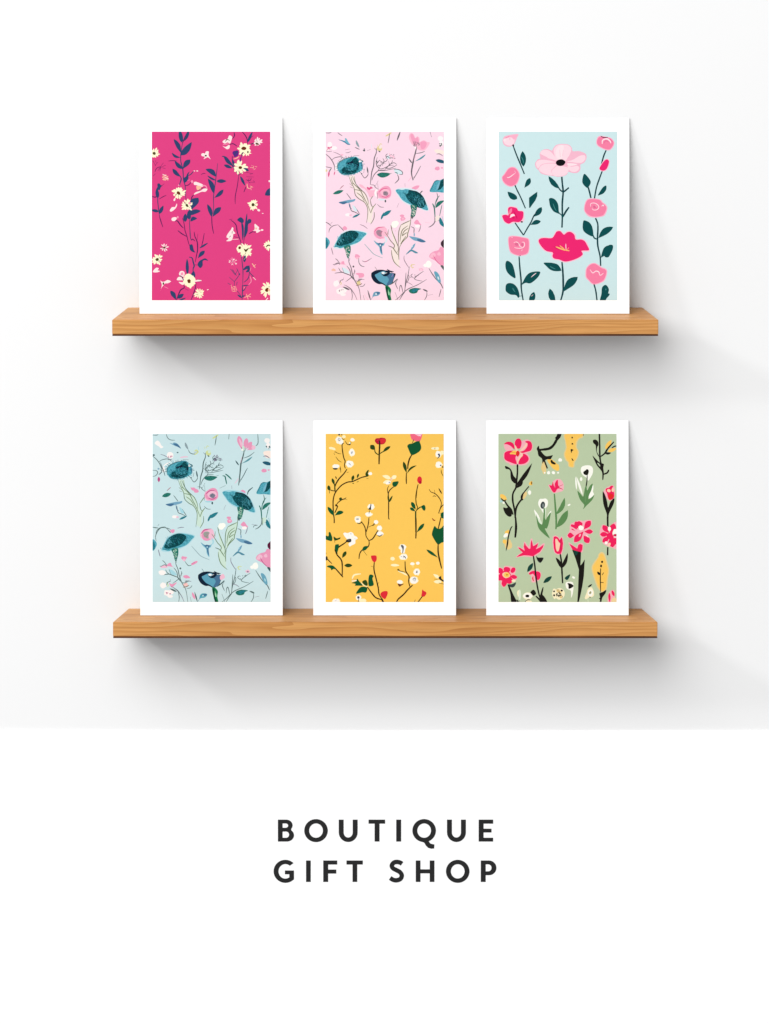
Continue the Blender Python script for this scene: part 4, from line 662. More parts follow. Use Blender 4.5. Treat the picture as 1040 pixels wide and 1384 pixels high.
    # red buds lower middle
    A.B(2, rd, [745, 630, 770, 618, 832, 622, 838, 690, 805, 730, 765, 700]); A.S(2, st, 18, [800, 730, 795, 850, 830, 1000, 865, 1150, 880, 1260, 940, 1350], .2); A.S(2, st, 8, [740, 790, 795, 812]); A.S(2, st, 8, [860, 1080, 880, 1060]); A.S(2, st, 8, [865, 1140, 885, 1135]); A.B(2, rd, [900, 1250, 940, 1210, 1010, 1205, 1020, 1250, 985, 1330, 960, 1330, 920, 1300]); A.S(2, st, 26, [920, 1330, 955, 1400], .1)
    A.B(2, g, [705, 1110, 710, 960, 745, 930, 788, 955, 770, 1000, 792, 1090, 765, 1120]); A.B(2, dg, [600, 1050, 660, 1020, 690, 1070, 685, 1115, 640, 1105]); A.B(2, g, [425, 1070, 490, 1045, 520, 1000, 550, 1040, 610, 1110, 550, 1115, 480, 1112, 490, 1085]); A.B(2, g, [500, 1245, 560, 1150, 620, 1130, 685, 1150, 665, 1225, 600, 1225]); A.S(2, cw, 22, [435, 1010, 470, 940, 580, 920]); A.S(2, wh, 24, [430, 1040, 510, 1030]); A.S(2, ink((200, 120, 110)), 8, [430, 1005, 500, 1005])
    A.S(2, cw, 10, [580, 1060, 630, 1110, 690, 1130]); A.S(2, st, 19, [685, 1135, 760, 1240, 830, 1315, 930, 1345], .3); cotton(2, 175, 1375, 80, 56); A.S(2, gy, 10, [150, 1370, 185, 1345]); cotton(2, 540, 1310, 56, 54); A.E(2, cw, 610, 1360, 60, 34); A.E(2, ns, 540, 1310, 20, 22, 0, .2); A.S(2, dk, 16, [545, 1320, 535, 1390])
    # lower right cotton branch
    cotton(3, 295, 485, 70, 62); A.E(3, wh, 300, 545, 36, 40); cotton(3, 312, 640, 80, 62); A.B(3, ink((96, 98, 104)), [265, 460, 285, 442, 315, 470, 312, 520, 300, 580, 290, 575, 292, 510]); A.S(3, ns, 12, [300, 625, 330, 640, 350, 670]); A.dots(3, gy, 270, 620, 350, 670, 4, 7)
    A.S(3, st, 17, [335, 715, 345, 870, 400, 960, 395, 1050, 415, 1130], .3); A.E(3, cw, 130, 670, 34, 28, 0, .2); A.L(3, cw, 95, 775, 245, 780, 44); A.S(3, cw, 22, [220, 870, 290, 900, 370, 945]); A.S(3, ol, 11, [205, 855, 260, 875, 345, 895]); A.E(3, ol, 225, 852, 18, 14); cotton(3, 455, 755, 42, 30); cotton(3, 545, 745, 38, 30); cotton(3, 528, 890, 66, 66, ink((120, 122, 130))); cotton(3, 480, 1025, 80, 74); A.E(3, gy, 490, 1010, 26, 26, 0, .3); A.E(3, wh, 485, 1020, 12, 12)
    A.E(3, li, 465, 800, 20, 18); A.S(3, st, 20, [460, 1105, 380, 1180, 310, 1260, 220, 1340, 195, 1390], .3); cotton(3, 250, 1055, 58, 42); A.B(3, ink((110, 60, 30)), [215, 1080, 260, 1088, 315, 1085, 280, 1110, 240, 1130])
    A.L(3, cw, 900, 990, 800, 925, 50); A.L(3, cw, 940, 1050, 805, 1050, 60); A.B(3, dk, [890, 975, 925, 955, 930, 925, 935, 1000, 985, 1030, 985, 1060, 900, 1010]); A.S(3, ol, 9, [815, 1005, 880, 1020]); A.S(3, dk, 13, [890, 1070, 975, 1090]); A.B(3, rd, [620, 1180, 645, 1200, 680, 1220, 685, 1250, 650, 1295, 605, 1285, 610, 1240]); A.S(3, st, 18, [620, 1290, 545, 1390], .2); A.S(3, dk, 12, [485, 1390, 505, 1345])
    return A, ink((253, 202, 92))


def art_sage():
    A = Art(66)
    bk = ink((28, 26, 22)); hot = ink((240, 34, 92)); he = ink((248, 178, 188)); pe = ink((252, 206, 178)); yl = ink((252, 202, 96)); ye = ink((234, 206, 140)); wh = ink((253, 252, 240)); cr = ink((250, 240, 200)); gm = ink((94, 138, 84)); dg = ink((20, 66, 56)); rd = ink((230, 44, 40)); lt = ink((222, 236, 210)); gd = ink((60, 70, 70)); mr = ink((206, 30, 80)); lb = ink((176, 214, 210))
    # big red flower
    for a in ((250, 230, 85, 165, 120, -.16, .5), (325, 250, 325, 65, 130, 0, .55), (375, 300, 520, 110, 150, -.14, .55), (300, 300, 120, 400, 200, .06, .5), (320, 330, 470, 440, 210, 0, .55), (300, 480, 150, 440, 120, 0, .5)):
        A.L(0, he, *a)
    A.B(0, he, [80, 370, 100, 300, 180, 265, 280, 270, 420, 300, 500, 360, 515, 440, 450, 510, 320, 518, 200, 490, 120, 460]); A.B(0, he, [390, 270, 430, 110, 500, 100, 560, 170, 555, 260, 480, 310])
    A.B(0, hot, [92, 170, 130, 135, 190, 130, 240, 155, 262, 200, 262, 255, 200, 200, 140, 172]); A.B(0, hot, [268, 150, 290, 95, 335, 75, 375, 110, 378, 180, 350, 240, 310, 240, 280, 200]); A.B(0, hot, [345, 295, 410, 280, 460, 230, 480, 170, 440, 130, 490, 115, 540, 140, 555, 210, 530, 275, 450, 300, 400, 315])
    A.B(0, hot, [95, 370, 105, 310, 170, 280, 280, 280, 300, 330, 280, 400, 300, 470, 290, 500, 200, 470, 130, 440, 100, 410]); A.B(0, hot, [330, 470, 350, 400, 400, 330, 450, 340, 495, 390, 490, 440, 430, 490, 340, 500]); A.S(0, pe, 26, [270, 190, 300, 260, 320, 300]); A.S(0, pe, 26, [470, 150, 430, 220, 350, 290]); A.S(0, pe, 28, [330, 300, 390, 340, 350, 390, 310, 480])
    A.B(0, yl, [185, 330, 240, 280, 290, 280, 300, 340, 240, 335]); A.S(0, rd, 10, [210, 305, 280, 310]); A.E(0, rd, 318, 325, 30, 48, 8, .08); A.S(0, mr, 9, [325, 270, 318, 380])
    A.S(0, bk, 26, [313, 500, 312, 640, 300, 770, 290, 880, 240, 980, 235, 1100, 260, 1230, 280, 1384], .1); A.B(0, bk, [108, 530, 150, 540, 195, 570, 225, 620, 250, 690, 290, 740, 285, 820, 225, 780, 200, 720, 195, 620, 170, 585, 120, 575])
    A.L(0, bk, 300, 850, 555, 480, 70, .04, .4); A.L(0, bk, 285, 900, 402, 765, 64, .05, .6); A.S(0, bk, 22, [290, 830, 285, 900], .1)
    A.S(0, bk, 28, [275, 1384, 285, 1250, 320, 1160, 380, 1080], .2); A.B(0, bk, [375, 1095, 365, 1030, 400, 970, 440, 940, 430, 980, 405, 1050, 410, 1085]); A.S(0, bk, 22, [430, 950, 500, 865], .3); A.B(0, ye, [400, 1060, 415, 990, 455, 950, 470, 990, 440, 1050, 410, 1075]); A.B(0, yl, [500, 830, 520, 790, 555, 780, 555, 840, 530, 845]); A.E(0, ink((150, 110, 40)), 545, 810, 12, 26); A.E(0, wh, 512, 965, 24, 36, 0, .15); A.S(0, lb, 8, [500, 925, 520, 910])
    A.E(0, yl, 75, 1035, 56, 36, 20, .2); A.E(0, yl, 110, 1075, 28, 26); A.E(0, lb, 45, 1110, 26, 20); A.E(0, wh, 85, 1135, 18, 16); A.S(0, bk, 18, [40, 1060, 85, 1100, 130, 1085]); A.S(0, bk, 26, [100, 1100, 150, 1180, 210, 1250, 240, 1330], .3); A.B(0, bk, [78, 1215, 130, 1220, 180, 1200, 220, 1270, 215, 1350, 170, 1362, 110, 1310])
    A.S(2, bk, 34, [280, -20, 290, 120, 285, 230, 275, 325], .4)
    # black hook with yellow bells
    A.L(0, yl, 750, 420, 745, 640, 84, 0, .6); A.L(0, yl, 850, 400, 965, 600, 100, 0, .6); A.B(0, ye, [715, 470, 780, 460, 780, 640, 730, 640]); A.B(0, yl, [800, 430, 860, 425, 900, 520, 960, 530, 960, 600, 900, 570, 840, 500]); A.E(0, wh, 825, 640, 26, 28); A.E(0, wh, 905, 640, 28, 24, 30); A.E(0, wh, 760, 640, 12, 14); A.E(1, wh, 10, 640, 16, 14); A.B(0, yl, [900, 520, 985, 500, 1000, 590, 950, 605])
    A.S(0, bk, 38, [660, 265, 740, 258, 840, 240, 910, 180, 965, 80, 1000, -20], .3); A.S(1, bk, 60, [-20, 90, 20, 40, 40, -20], .1); A.B(0, bk, [630, 240, 665, 195, 675, 240, 720, 310, 780, 365, 850, 360, 895, 352, 870, 400, 860, 420, 800, 420, 750, 450, 725, 490, 715, 410, 660, 360, 645, 290]); A.S(0, bk, 28, [755, 440, 805, 570], .2); A.S(0, bk, 34, [870, 430, 885, 470, 940, 495], .4)
    # yellow column
    A.B(1, ye, [120, 0, 125, 120, 135, 230, 105, 330, 130, 430, 170, 470, 185, 540, 270, 550, 285, 470, 330, 400, 355, 300, 320, 220, 330, 130, 370, 80, 415, 60, 415, -10]); A.B(1, yl, [135, -5, 140, 120, 155, 230, 125, 330, 150, 420, 190, 470, 200, 530, 255, 540, 265, 470, 310, 400, 335, 300, 300, 220, 305, 130, 350, 70, 400, 45, 400, -10])
    A.E(1, bk, 242, 62, 14, 14, 0, .2); A.E(1, bk, 246, 165, 16, 14, 0, .2); A.B(1, bk, [220, 250, 265, 265, 240, 285, 232, 315, 222, 300]); A.S(1, bk, 14, [235, 400, 250, 430, 265, 440]); A.S(1, bk, 18, [425, -10, 425, 35])
    A.E(1, wh, 45, 430, 32, 28, 0, .15); A.E(1, yl, 5, 570, 22, 34)
    # black twig right
    A.S(1, bk, 24, [690, -20, 695, 200, 700, 400, 725, 520], .1); A.B(1, bk, [585, 105, 630, 95, 670, 130, 675, 185, 655, 220, 650, 290, 680, 350, 690, 390, 660, 345, 635, 270, 628, 190, 590, 150]); A.L(1, yl, 790, 250, 890, 100, 70); A.L(1, yl, 830, 290, 975, 240, 60); A.S(1, bk, 24, [700, 380, 780, 320, 830, 240, 930, 130], .4); A.S(1, bk, 18, [890, 235, 940, 205, 980, 200]); A.L(1, bk, 780, 320, 885, 312, 40, .06)
    A.B(1, bk, [578, 360, 620, 400, 680, 460, 720, 480, 765, 500, 755, 560, 765, 650, 755, 750, 738, 750, 735, 640, 700, 580, 650, 520, 610, 440]); A.B(1, ink((188, 206, 170)), [655, 478, 685, 490, 705, 530, 690, 530]); A.S(1, bk, 24, [760, 665, 820, 640, 845, 590], .3); A.S(1, bk, 16, [720, 495, 760, 510])
    # seed heads with green leaves
    A.B(1, wh, [385, 620, 395, 550, 450, 522, 530, 520, 580, 560, 582, 640, 550, 710, 505, 770, 475, 720, 420, 680]); A.B(1, bk, [425, 630, 460, 600, 490, 580, 515, 605, 510, 650, 490, 680, 440, 668]); A.S(1, bk, 16, [490, 670, 485, 780, 465, 900, 450, 960]); A.L(1, wh, 415, 1010, 310, 700, 36, 0); A.L(1, wh, 315, 920, 298, 700, 26, 0); A.L(1, wh, 520, 1065, 590, 840, 56, 0, .4); A.E(1, wh, 390, 745, 20, 32); A.B(1, wh, [525, 990, 570, 950, 600, 1000, 540, 1070])
    A.B(1, gm, [420, 1240, 440, 1170, 370, 1080, 328, 940, 380, 985, 425, 1030, 450, 900, 475, 850, 490, 930, 530, 860, 580, 820, 560, 920, 520, 1010, 510, 1075, 560, 1045, 605, 1005, 570, 1090, 480, 1180]); A.S(1, ink((120, 160, 108)), 8, [460, 980, 460, 1120])
    A.B(0, wh, [655, 1130, 680, 1075, 730, 1070, 780, 1065, 815, 1110, 805, 1190, 770, 1230, 760, 1300, 735, 1300, 700, 1240, 665, 1190]); A.E(0, gd, 730, 1175, 38, 58, 5, .06); A.E(0, ink((130, 140, 138)), 735, 1178, 16, 30); A.B(0, lt, [745, 1220, 780, 1240, 770, 1384, 750, 1384]); A.S(0, gm, 20, [752, 1225, 755, 1330, 750, 1420], .1); A.L(0, wh, 690, 1450, 585, 1245, 44, 0); A.L(0, wh, 800, 1400, 870, 1260, 34, 0)
    A.B(2, gm, [620, -60, 650, 20, 715, 105, 735, 20, 745, -60, 775, 30, 800, -10, 860, -90, 835, 60, 800, 170, 765, 180, 840, 330, 720, 240, 650, 140]); A.L(2, lt, 715, 110, 640, -10, 40); A.B(2, gm, [700, 110, 760, 180, 845, 335, 760, 260])
    # pink tulip tops
    A.B(0, he, [820, 840, 880, 835, 900, 780, 960, 745, 1020, 750, 1070, 820, 1065, 930, 985, 960, 915, 975, 870, 935]); A.B(0, hot, [835, 845, 875, 850, 895, 790, 915, 860, 935, 800, 975, 755, 990, 860, 1050, 840, 990, 880, 1060, 915, 980, 900, 935, 960, 895, 955]); A.S(0, mr, 12, [985, 870, 1060, 835]); A.S(0, mr, 14, [975, 870, 1060, 915]); A.S(0, he, 12, [915, 800, 930, 880])
    A.S(0, gm, 26, [920, 985, 935, 1180, 950, 1384, 950, 1500, 945, 1570], .3); A.L(0, gm, 945, 1330, 1090, 1050, 74, .1, .5); A.L(1, gm, -10, 1540, 172, 1255, 110, .04, .5); A.E(1, wh, 190, 1170, 24, 14, -30, .2)
    # red bud right
    A.B(1, he, [755, 960, 800, 890, 890, 850, 930, 860, 945, 960, 930, 1050, 860, 1100, 820, 1070, 790, 1010]); A.B(1, hot, [800, 900, 850, 885, 880, 855, 920, 860, 900, 900, 930, 960, 930, 1050, 870, 1090, 835, 1060, 815, 980, 795, 940]); A.E(1, pe, 845, 935, 32, 26, 20); A.E(1, pe, 910, 925, 20, 30); A.B(1, rd, [850, 990, 890, 985, 925, 1030, 860, 1085, 835, 1040]); A.S(1, he, 14, [765, 960, 800, 1030, 830, 1080])
    A.B(1, bk, [745, 950, 790, 1020, 820, 1130, 835, 1210, 870, 1120, 935, 1060, 925, 1150, 850, 1310, 840, 1400, 815, 1400, 808, 1310, 755, 1150]); A.S(3, bk, 26, [825, -20, 828, 150], 0)
    # left lower: yellow spray
    A.E(2, yl, 145, 250, 40, 60, 20, .2); A.E(2, ye, 165, 430, 56, 90, 0, .2); A.E(2, yl, 100, 390, 32, 36); A.E(2, wh, 120, 285, 30, 44, 30, .2); A.B(2, bk, [235, 135, 205, 150, 175, 220, 150, 320, 122, 530, 135, 525, 160, 430, 170, 330, 195, 230, 215, 170])
    # spiky red flower
    A.B(2, he, [285, 650, 330, 600, 380, 560, 315, 490, 330, 470, 400, 500, 420, 395, 450, 410, 500, 470, 530, 350, 560, 350, 580, 440, 650, 400, 660, 420, 650, 480, 735, 420, 760, 440, 700, 560, 600, 630, 560, 645, 400, 635]); A.P(2, hot, [295, 645, 340, 605, 400, 568, 360, 535, 325, 490, 350, 487, 415, 530, 430, 540, 415, 470, 432, 405, 450, 450, 505, 510, 525, 500, 530, 410, 545, 360, 560, 410, 570, 465, 600, 450, 655, 415, 640, 470, 615, 515, 680, 485, 745, 438, 730, 490, 680, 560, 600, 610, 570, 632, 500, 620, 420, 615])
    A.S(2, bk, 22, [575, 625, 600, 800, 620, 1000, 650, 1180, 700, 1384], .1); A.B(2, gd, [618, 620, 650, 650, 740, 655, 720, 710, 685, 740, 640, 700]); A.B(2, bk, [625, 640, 660, 660, 730, 662, 700, 725, 650, 700]); A.L(2, dg, 475, 890, 570, 740, 66, 0, .5)
    A.B(2, he, [490, 910, 530, 870, 600, 865, 690, 890, 700, 960, 660, 1030, 590, 1060, 545, 1050, 540, 960]); A.B(2, hot, [500, 915, 540, 880, 600, 875, 600, 960, 570, 920, 520, 935]); A.B(2, hot, [620, 885, 670, 888, 695, 930, 680, 1000, 640, 1020, 625, 960]); A.S(2, rd, 16, [570, 960, 565, 1000, 580, 1040]); A.S(2, bk, 22, [600, 800, 620, 1000, 650, 1180], 0)
    A.L(2, dg, 738, 1070, 880, 960, 68, 0, .5); A.B(2, bk, [690, 1390, 680, 1300, 715, 1170, 740, 1135, 735, 1200, 725, 1260, 760, 1300, 800, 1390]); A.S(2, bk, 24, [615, 1285, 670, 1340, 700, 1384], .3); A.B(2, bk, [525, 1225, 580, 1180, 620, 1245, 570, 1280])
    # red daisy bottom-left
    A.B(2, he, [0, 820, 80, 830, 100, 790, 180, 795, 250, 810, 290, 850, 270, 930, 310, 970, 280, 1030, 220, 1020, 200, 1080, 140, 1085, 90, 1145, 40, 1100, 30, 1020, 0, 1030])
    for x, y, rx, ry, rot in ((30, 870, 50, 44, 30), (140, 850, 56, 46, 0), (240, 860, 36, 50, 30), (255, 970, 50, 34, 10), (180, 1030, 56, 56, 0), (95, 1070, 44, 62, 10), (20, 980, 50, 50, 0), (110, 960, 100, 90, 0)): A.E(2, hot, x, y, rx, ry, rot)
    A.E(2, pe, 130, 940, 62, 52, 10, .12); A.E(2, yl, 135, 935, 48, 40, 0, .12); A.E(2, ink((200, 150, 60)), 140, 935, 18, 14)
    A.B(2, gd, [155, 1095, 220, 1090, 288, 1060, 270, 1120, 230, 1145, 180, 1130]); A.B(2, bk, [150, 1095, 185, 1130, 240, 1250, 300, 1384, 215, 1390, 195, 1250, 165, 1150]); A.E(2, cr, 250, 1035, 34, 18); A.hatch(2, bk, 300, 1370, 40, 20, 80, 14, 50, 12)
    A.E(2, cr, 330, 1240, 26, 50, 10, .25); A.E(2, lt, 350, 1270, 20, 90); A.E(2, cr, 480, 1285, 84, 58, 0, .08); A.E(2, wh, 480, 1280, 74, 48); A.E(2, bk, 475, 1285, 34, 22, 0, .1); A.S(2, bk, 16, [440, 1380, 480, 1350, 520, 1350]); A.E(2, cr, 500, 1375, 50, 20)
    # tulip pair
    A.P(3, he, [-76, 300, -30, 288, 10, 305, 40, 335, 66, 300, 90, 330, 104, 420, 94, 520, 68, 606, 0, 606, -50, 575, -74, 500, -82, 400]); A.P(3, hot, [-62, 310, -28, 302, 5, 318, 38, 362, 66, 316, 80, 340, 92, 420, 82, 520, 56, 592, -6, 592, -40, 565, -60, 500, -68, 400]); A.B(3, pe, [-34, 350, -5, 350, 22, 400, 46, 420, 36, 470, 20, 540, -8, 548, -26, 500, -32, 420]); A.S(3, mr, 12, [60, 330, 50, 440, 60, 560])
    A.S(3, bk, 24, [45, 595, 65, 720, 75, 900, 85, 1075], .2); A.L(3, bk, 65, 830, -30, 650, 56, .06, .5); A.L(3, bk, 65, 830, 168, 575, 60, .06, .4)
    # pink star flower
    A.B(3, he, [155, 290, 200, 210, 210, 110, 300, 60, 360, 40, 430, 50, 470, 35, 560, 40, 560, 110, 520, 170, 580, 200, 580, 250, 500, 280, 545, 340, 520, 420, 460, 410, 400, 330, 330, 400, 270, 410, 260, 330, 180, 325])
    for a in ((380, 190, 290, 60, 100, 0), (370, 190, 350, 50, 110, 0), (435, 190, 545, 45, 96, 0), (440, 225, 585, 225, 76, 0), (430, 290, 520, 410, 104, 0), (430, 220, 275, 400, 104, 0), (275, 290, 165, 285, 90, 0), (330, 190, 218, 110, 60, 0), (330, 215, 225, 180, 26, 0)): A.L(3, hot, *a, .6)
    A.E(3, wh, 385, 165, 44, 40, 30, .15); A.S(3, he, 22, [230, 150, 300, 200, 360, 230]); A.E(3, he, 370, 285, 14, 30, 30); A.S(3, wh, 16, [470, 280, 510, 320])
    # red half flower on wide black stem
    A.B(3, he, [180, 400, 260, 450, 320, 480, 340, 425, 420, 420, 420, 520, 400, 570, 330, 560, 240, 520]); A.P(3, hot, [195, 425, 260, 460, 325, 505, 345, 440, 375, 428, 415, 445, 410, 520, 390, 560, 310, 560, 245, 520]); A.P(3, bk, [240, 520, 300, 540, 388, 562, 385, 650, 378, 780, 400, 760, 450, 680, 445, 760, 435, 950, 410, 1120, 375, 1290, 350, 1390, 325, 1390, 338, 1200, 345, 1000, 352, 850, 300, 680]); A.P(3, dg, [255, 525, 300, 542, 345, 552, 320, 610, 295, 620])
    # right red flower
    A.B(3, he, [690, 260, 730, 120, 790, 120, 850, 150, 900, 100, 980, 90, 980, 480, 900, 490, 840, 470, 750, 420, 730, 350])
    for a in ((850, 250, 745, 120, 90, 0), (850, 270, 700, 270, 80, 0), (860, 300, 740, 400, 80, 0), (880, 280, 930, 90, 110, 0), (880, 300, 910, 485, 120, 0), (880, 330, 1000, 420, 110, 0)): A.L(3, hot, *a, .6)
    A.E(3, hot, 870, 300, 56, 60); A.E(3, wh, 855, 180, 26, 36); A.E(3, wh, 955, 250, 48, 70, 0); A.E(3, mr, 955, 285, 36, 22); A.E(3, pe, 850, 440, 20, 36, 30); A.E(3, wh, 800, 410, 24, 24); A.S(3, bk, 24, [828, 480, 825, 615], .1)
    # yellow leaf
    A.B(3, ye, [560, 830, 600, 730, 660, 650, 680, 590, 730, 560, 780, 600, 820, 730, 850, 860, 830, 1000, 810, 1170, 740, 1230, 660, 1150, 610, 1020]); A.B(3, yl, [580, 830, 620, 740, 680, 650, 695, 605, 730, 585, 765, 620, 800, 740, 830, 860, 810, 1000, 790, 1160, 740, 1205, 680, 1140, 630, 1010])
    A.S(3, bk, 14, [710, 830, 705, 1000, 710, 1220], .3); A.E(3, bk, 735, 722, 16, 20, 0, .15); A.E(3, bk, 718, 790, 17, 24, 0, .15); A.B(3, bk, [655, 885, 695, 900, 705, 940, 665, 930]); A.S(3, bk, 20, [760, 900, 735, 940]); A.S(3, bk, 20, [710, 1060, 760, 1065]); A.B(3, bk, [690, 1240, 740, 1220, 800, 1185, 790, 1240, 740, 1310, 720, 1390, 695, 1380, 700, 1345, 680, 1325, 700, 1310])
    # bottom seed heads
    A.B(3, dg, [120, 985, 160, 950, 210, 930, 190, 990, 160, 1022, 130, 1010]); A.E(3, wh, 265, 980, 26, 18, 30); A.B(3, wh, [135, 1070, 190, 1050, 250, 1060, 265, 1130, 250, 1250, 225, 1310, 220, 1200, 150, 1160]); A.B(3, bk, [165, 1075, 215, 1080, 265, 1115, 235, 1150, 185, 1165, 180, 1110])
    A.E(3, cr, 35, 1250, 86, 96, 0, .08); A.dots(3, bk, -30, 1190, 80, 1320, 16, 15); A.dots(3, ye, -30, 1190, 80, 1320, 8, 16); A.E(2, cr, 925, 1250, 40, 80, 0, .2); A.dots(2, bk, 910, 1180, 971, 1330, 5, 14)
    A.L(3, bk, 500, 1140, 572, 1090, 30); A.B(3, cr, [450, 1310, 480, 1230, 500, 1170, 560, 1140, 600, 1220, 590, 1290, 520, 1310, 470, 1340]); A.E(3, wh, 540, 1235, 44, 56, 0, .1); A.E(3, ink((160, 160, 120)), 540, 1230, 18, 26, 30); A.E(3, bk, 535, 1305, 12, 8); A.S(3, lt, 12, [500, 1330, 505, 1384])
    A.B(3, he, [830, 1390, 835, 1260, 870, 1200, 930, 1190, 945, 1300, 940, 1390]); A.L(3, hot, 860, 1400, 852, 1230, 40, 0, .6); A.L(3, hot, 935, 1290, 895, 1190, 44, 0, .5); A.B(3, ink((240, 214, 160)), [900, 1330, 945, 1310, 971, 1340, 971, 1390, 890, 1390])
    return A, ink((188, 204, 168))


# ---------------------------------------------------------------- wall
WALL = DEPTH


def box(bm, x0, x1, y0, y1, z0, z1):
    v = [bm.verts.new(p) for p in ((x0, y0, z0), (x1, y0, z0), (x1, y1, z0), (x0, y1, z0), (x0, y0, z1), (x1, y0, z1), (x1, y1, z1), (x0, y1, z1))]
    return [bm.faces.new([v[i] for i in f]) for f in ((0, 3, 2, 1), (4, 5, 6, 7), (0, 1, 5, 4), (1, 2, 6, 5), (2, 3, 7, 6), (3, 0, 4, 7))]


def mesh_of(bm, name, mats, parent=None, bevel=0):
    if bevel:
        bmesh.ops.bevel(bm, geom=bm.edges[:], offset=bevel, segments=2, affect='EDGES', clamp_overlap=True)
    me = bpy.data.meshes.new(name)
    bmesh.ops.recalc_face_normals(bm, faces=bm.faces[:])
    bm.to_mesh(me); bm.free()
    for m in mats: me.materials.append(m)
    return link(name, me, parent)


def wall_material():
    m, nt, b = new_mat('white_painted_plaster')
    b.inputs['Roughness'].default_value = 0.75
    b.inputs['Specular IOR Level'].default_value = 0.15
    tc = nt.nodes.new('ShaderNodeTexCoord')
    n = nt.nodes.new('ShaderNodeTexNoise'); n.inputs['Scale'].default_value = 3.5; n.inputs['Detail'].default_value = 5
    f = nt.nodes.new('ShaderNodeTexNoise'); f.inputs['Scale'].default_value = 320; f.inputs['Detail'].default_value = 4
    r = nt.nodes.new('ShaderNodeValToRGB')
    r.color_ramp.elements[0].color = (WALLA * .985, WALLA * .987, WALLA * .99, 1)
    r.color_ramp.elements[1].color = (WALLA, WALLA, WALLA, 1)
    nt.links.new(tc.outputs['Object'], n.inputs['Vector']); nt.links.new(tc.outputs['Object'], f.inputs['Vector'])
    nt.links.new(n.outputs['Fac'], r.inputs['Fac']); nt.links.new(r.outputs['Color'], b.inputs['Base Color'])
    bp = nt.nodes.new('ShaderNodeBump'); bp.inputs['Strength'].default_value = 0.05; bp.inputs['Distance'].default_value = 0.0006
    nt.links.new(f.outputs['Fac'], bp.inputs['Height']); nt.links.new(bp.outputs['Normal'], b.inputs['Normal'])
    return m


WALLA = 0.785
bm = bmesh.new()
box(bm, -3.0, 3.0, WALL, WALL + 0.12, -1.6, 2.4)
wall = mesh_of(bm, 'wall', [wall_material()])
tag(wall, kind='structure')


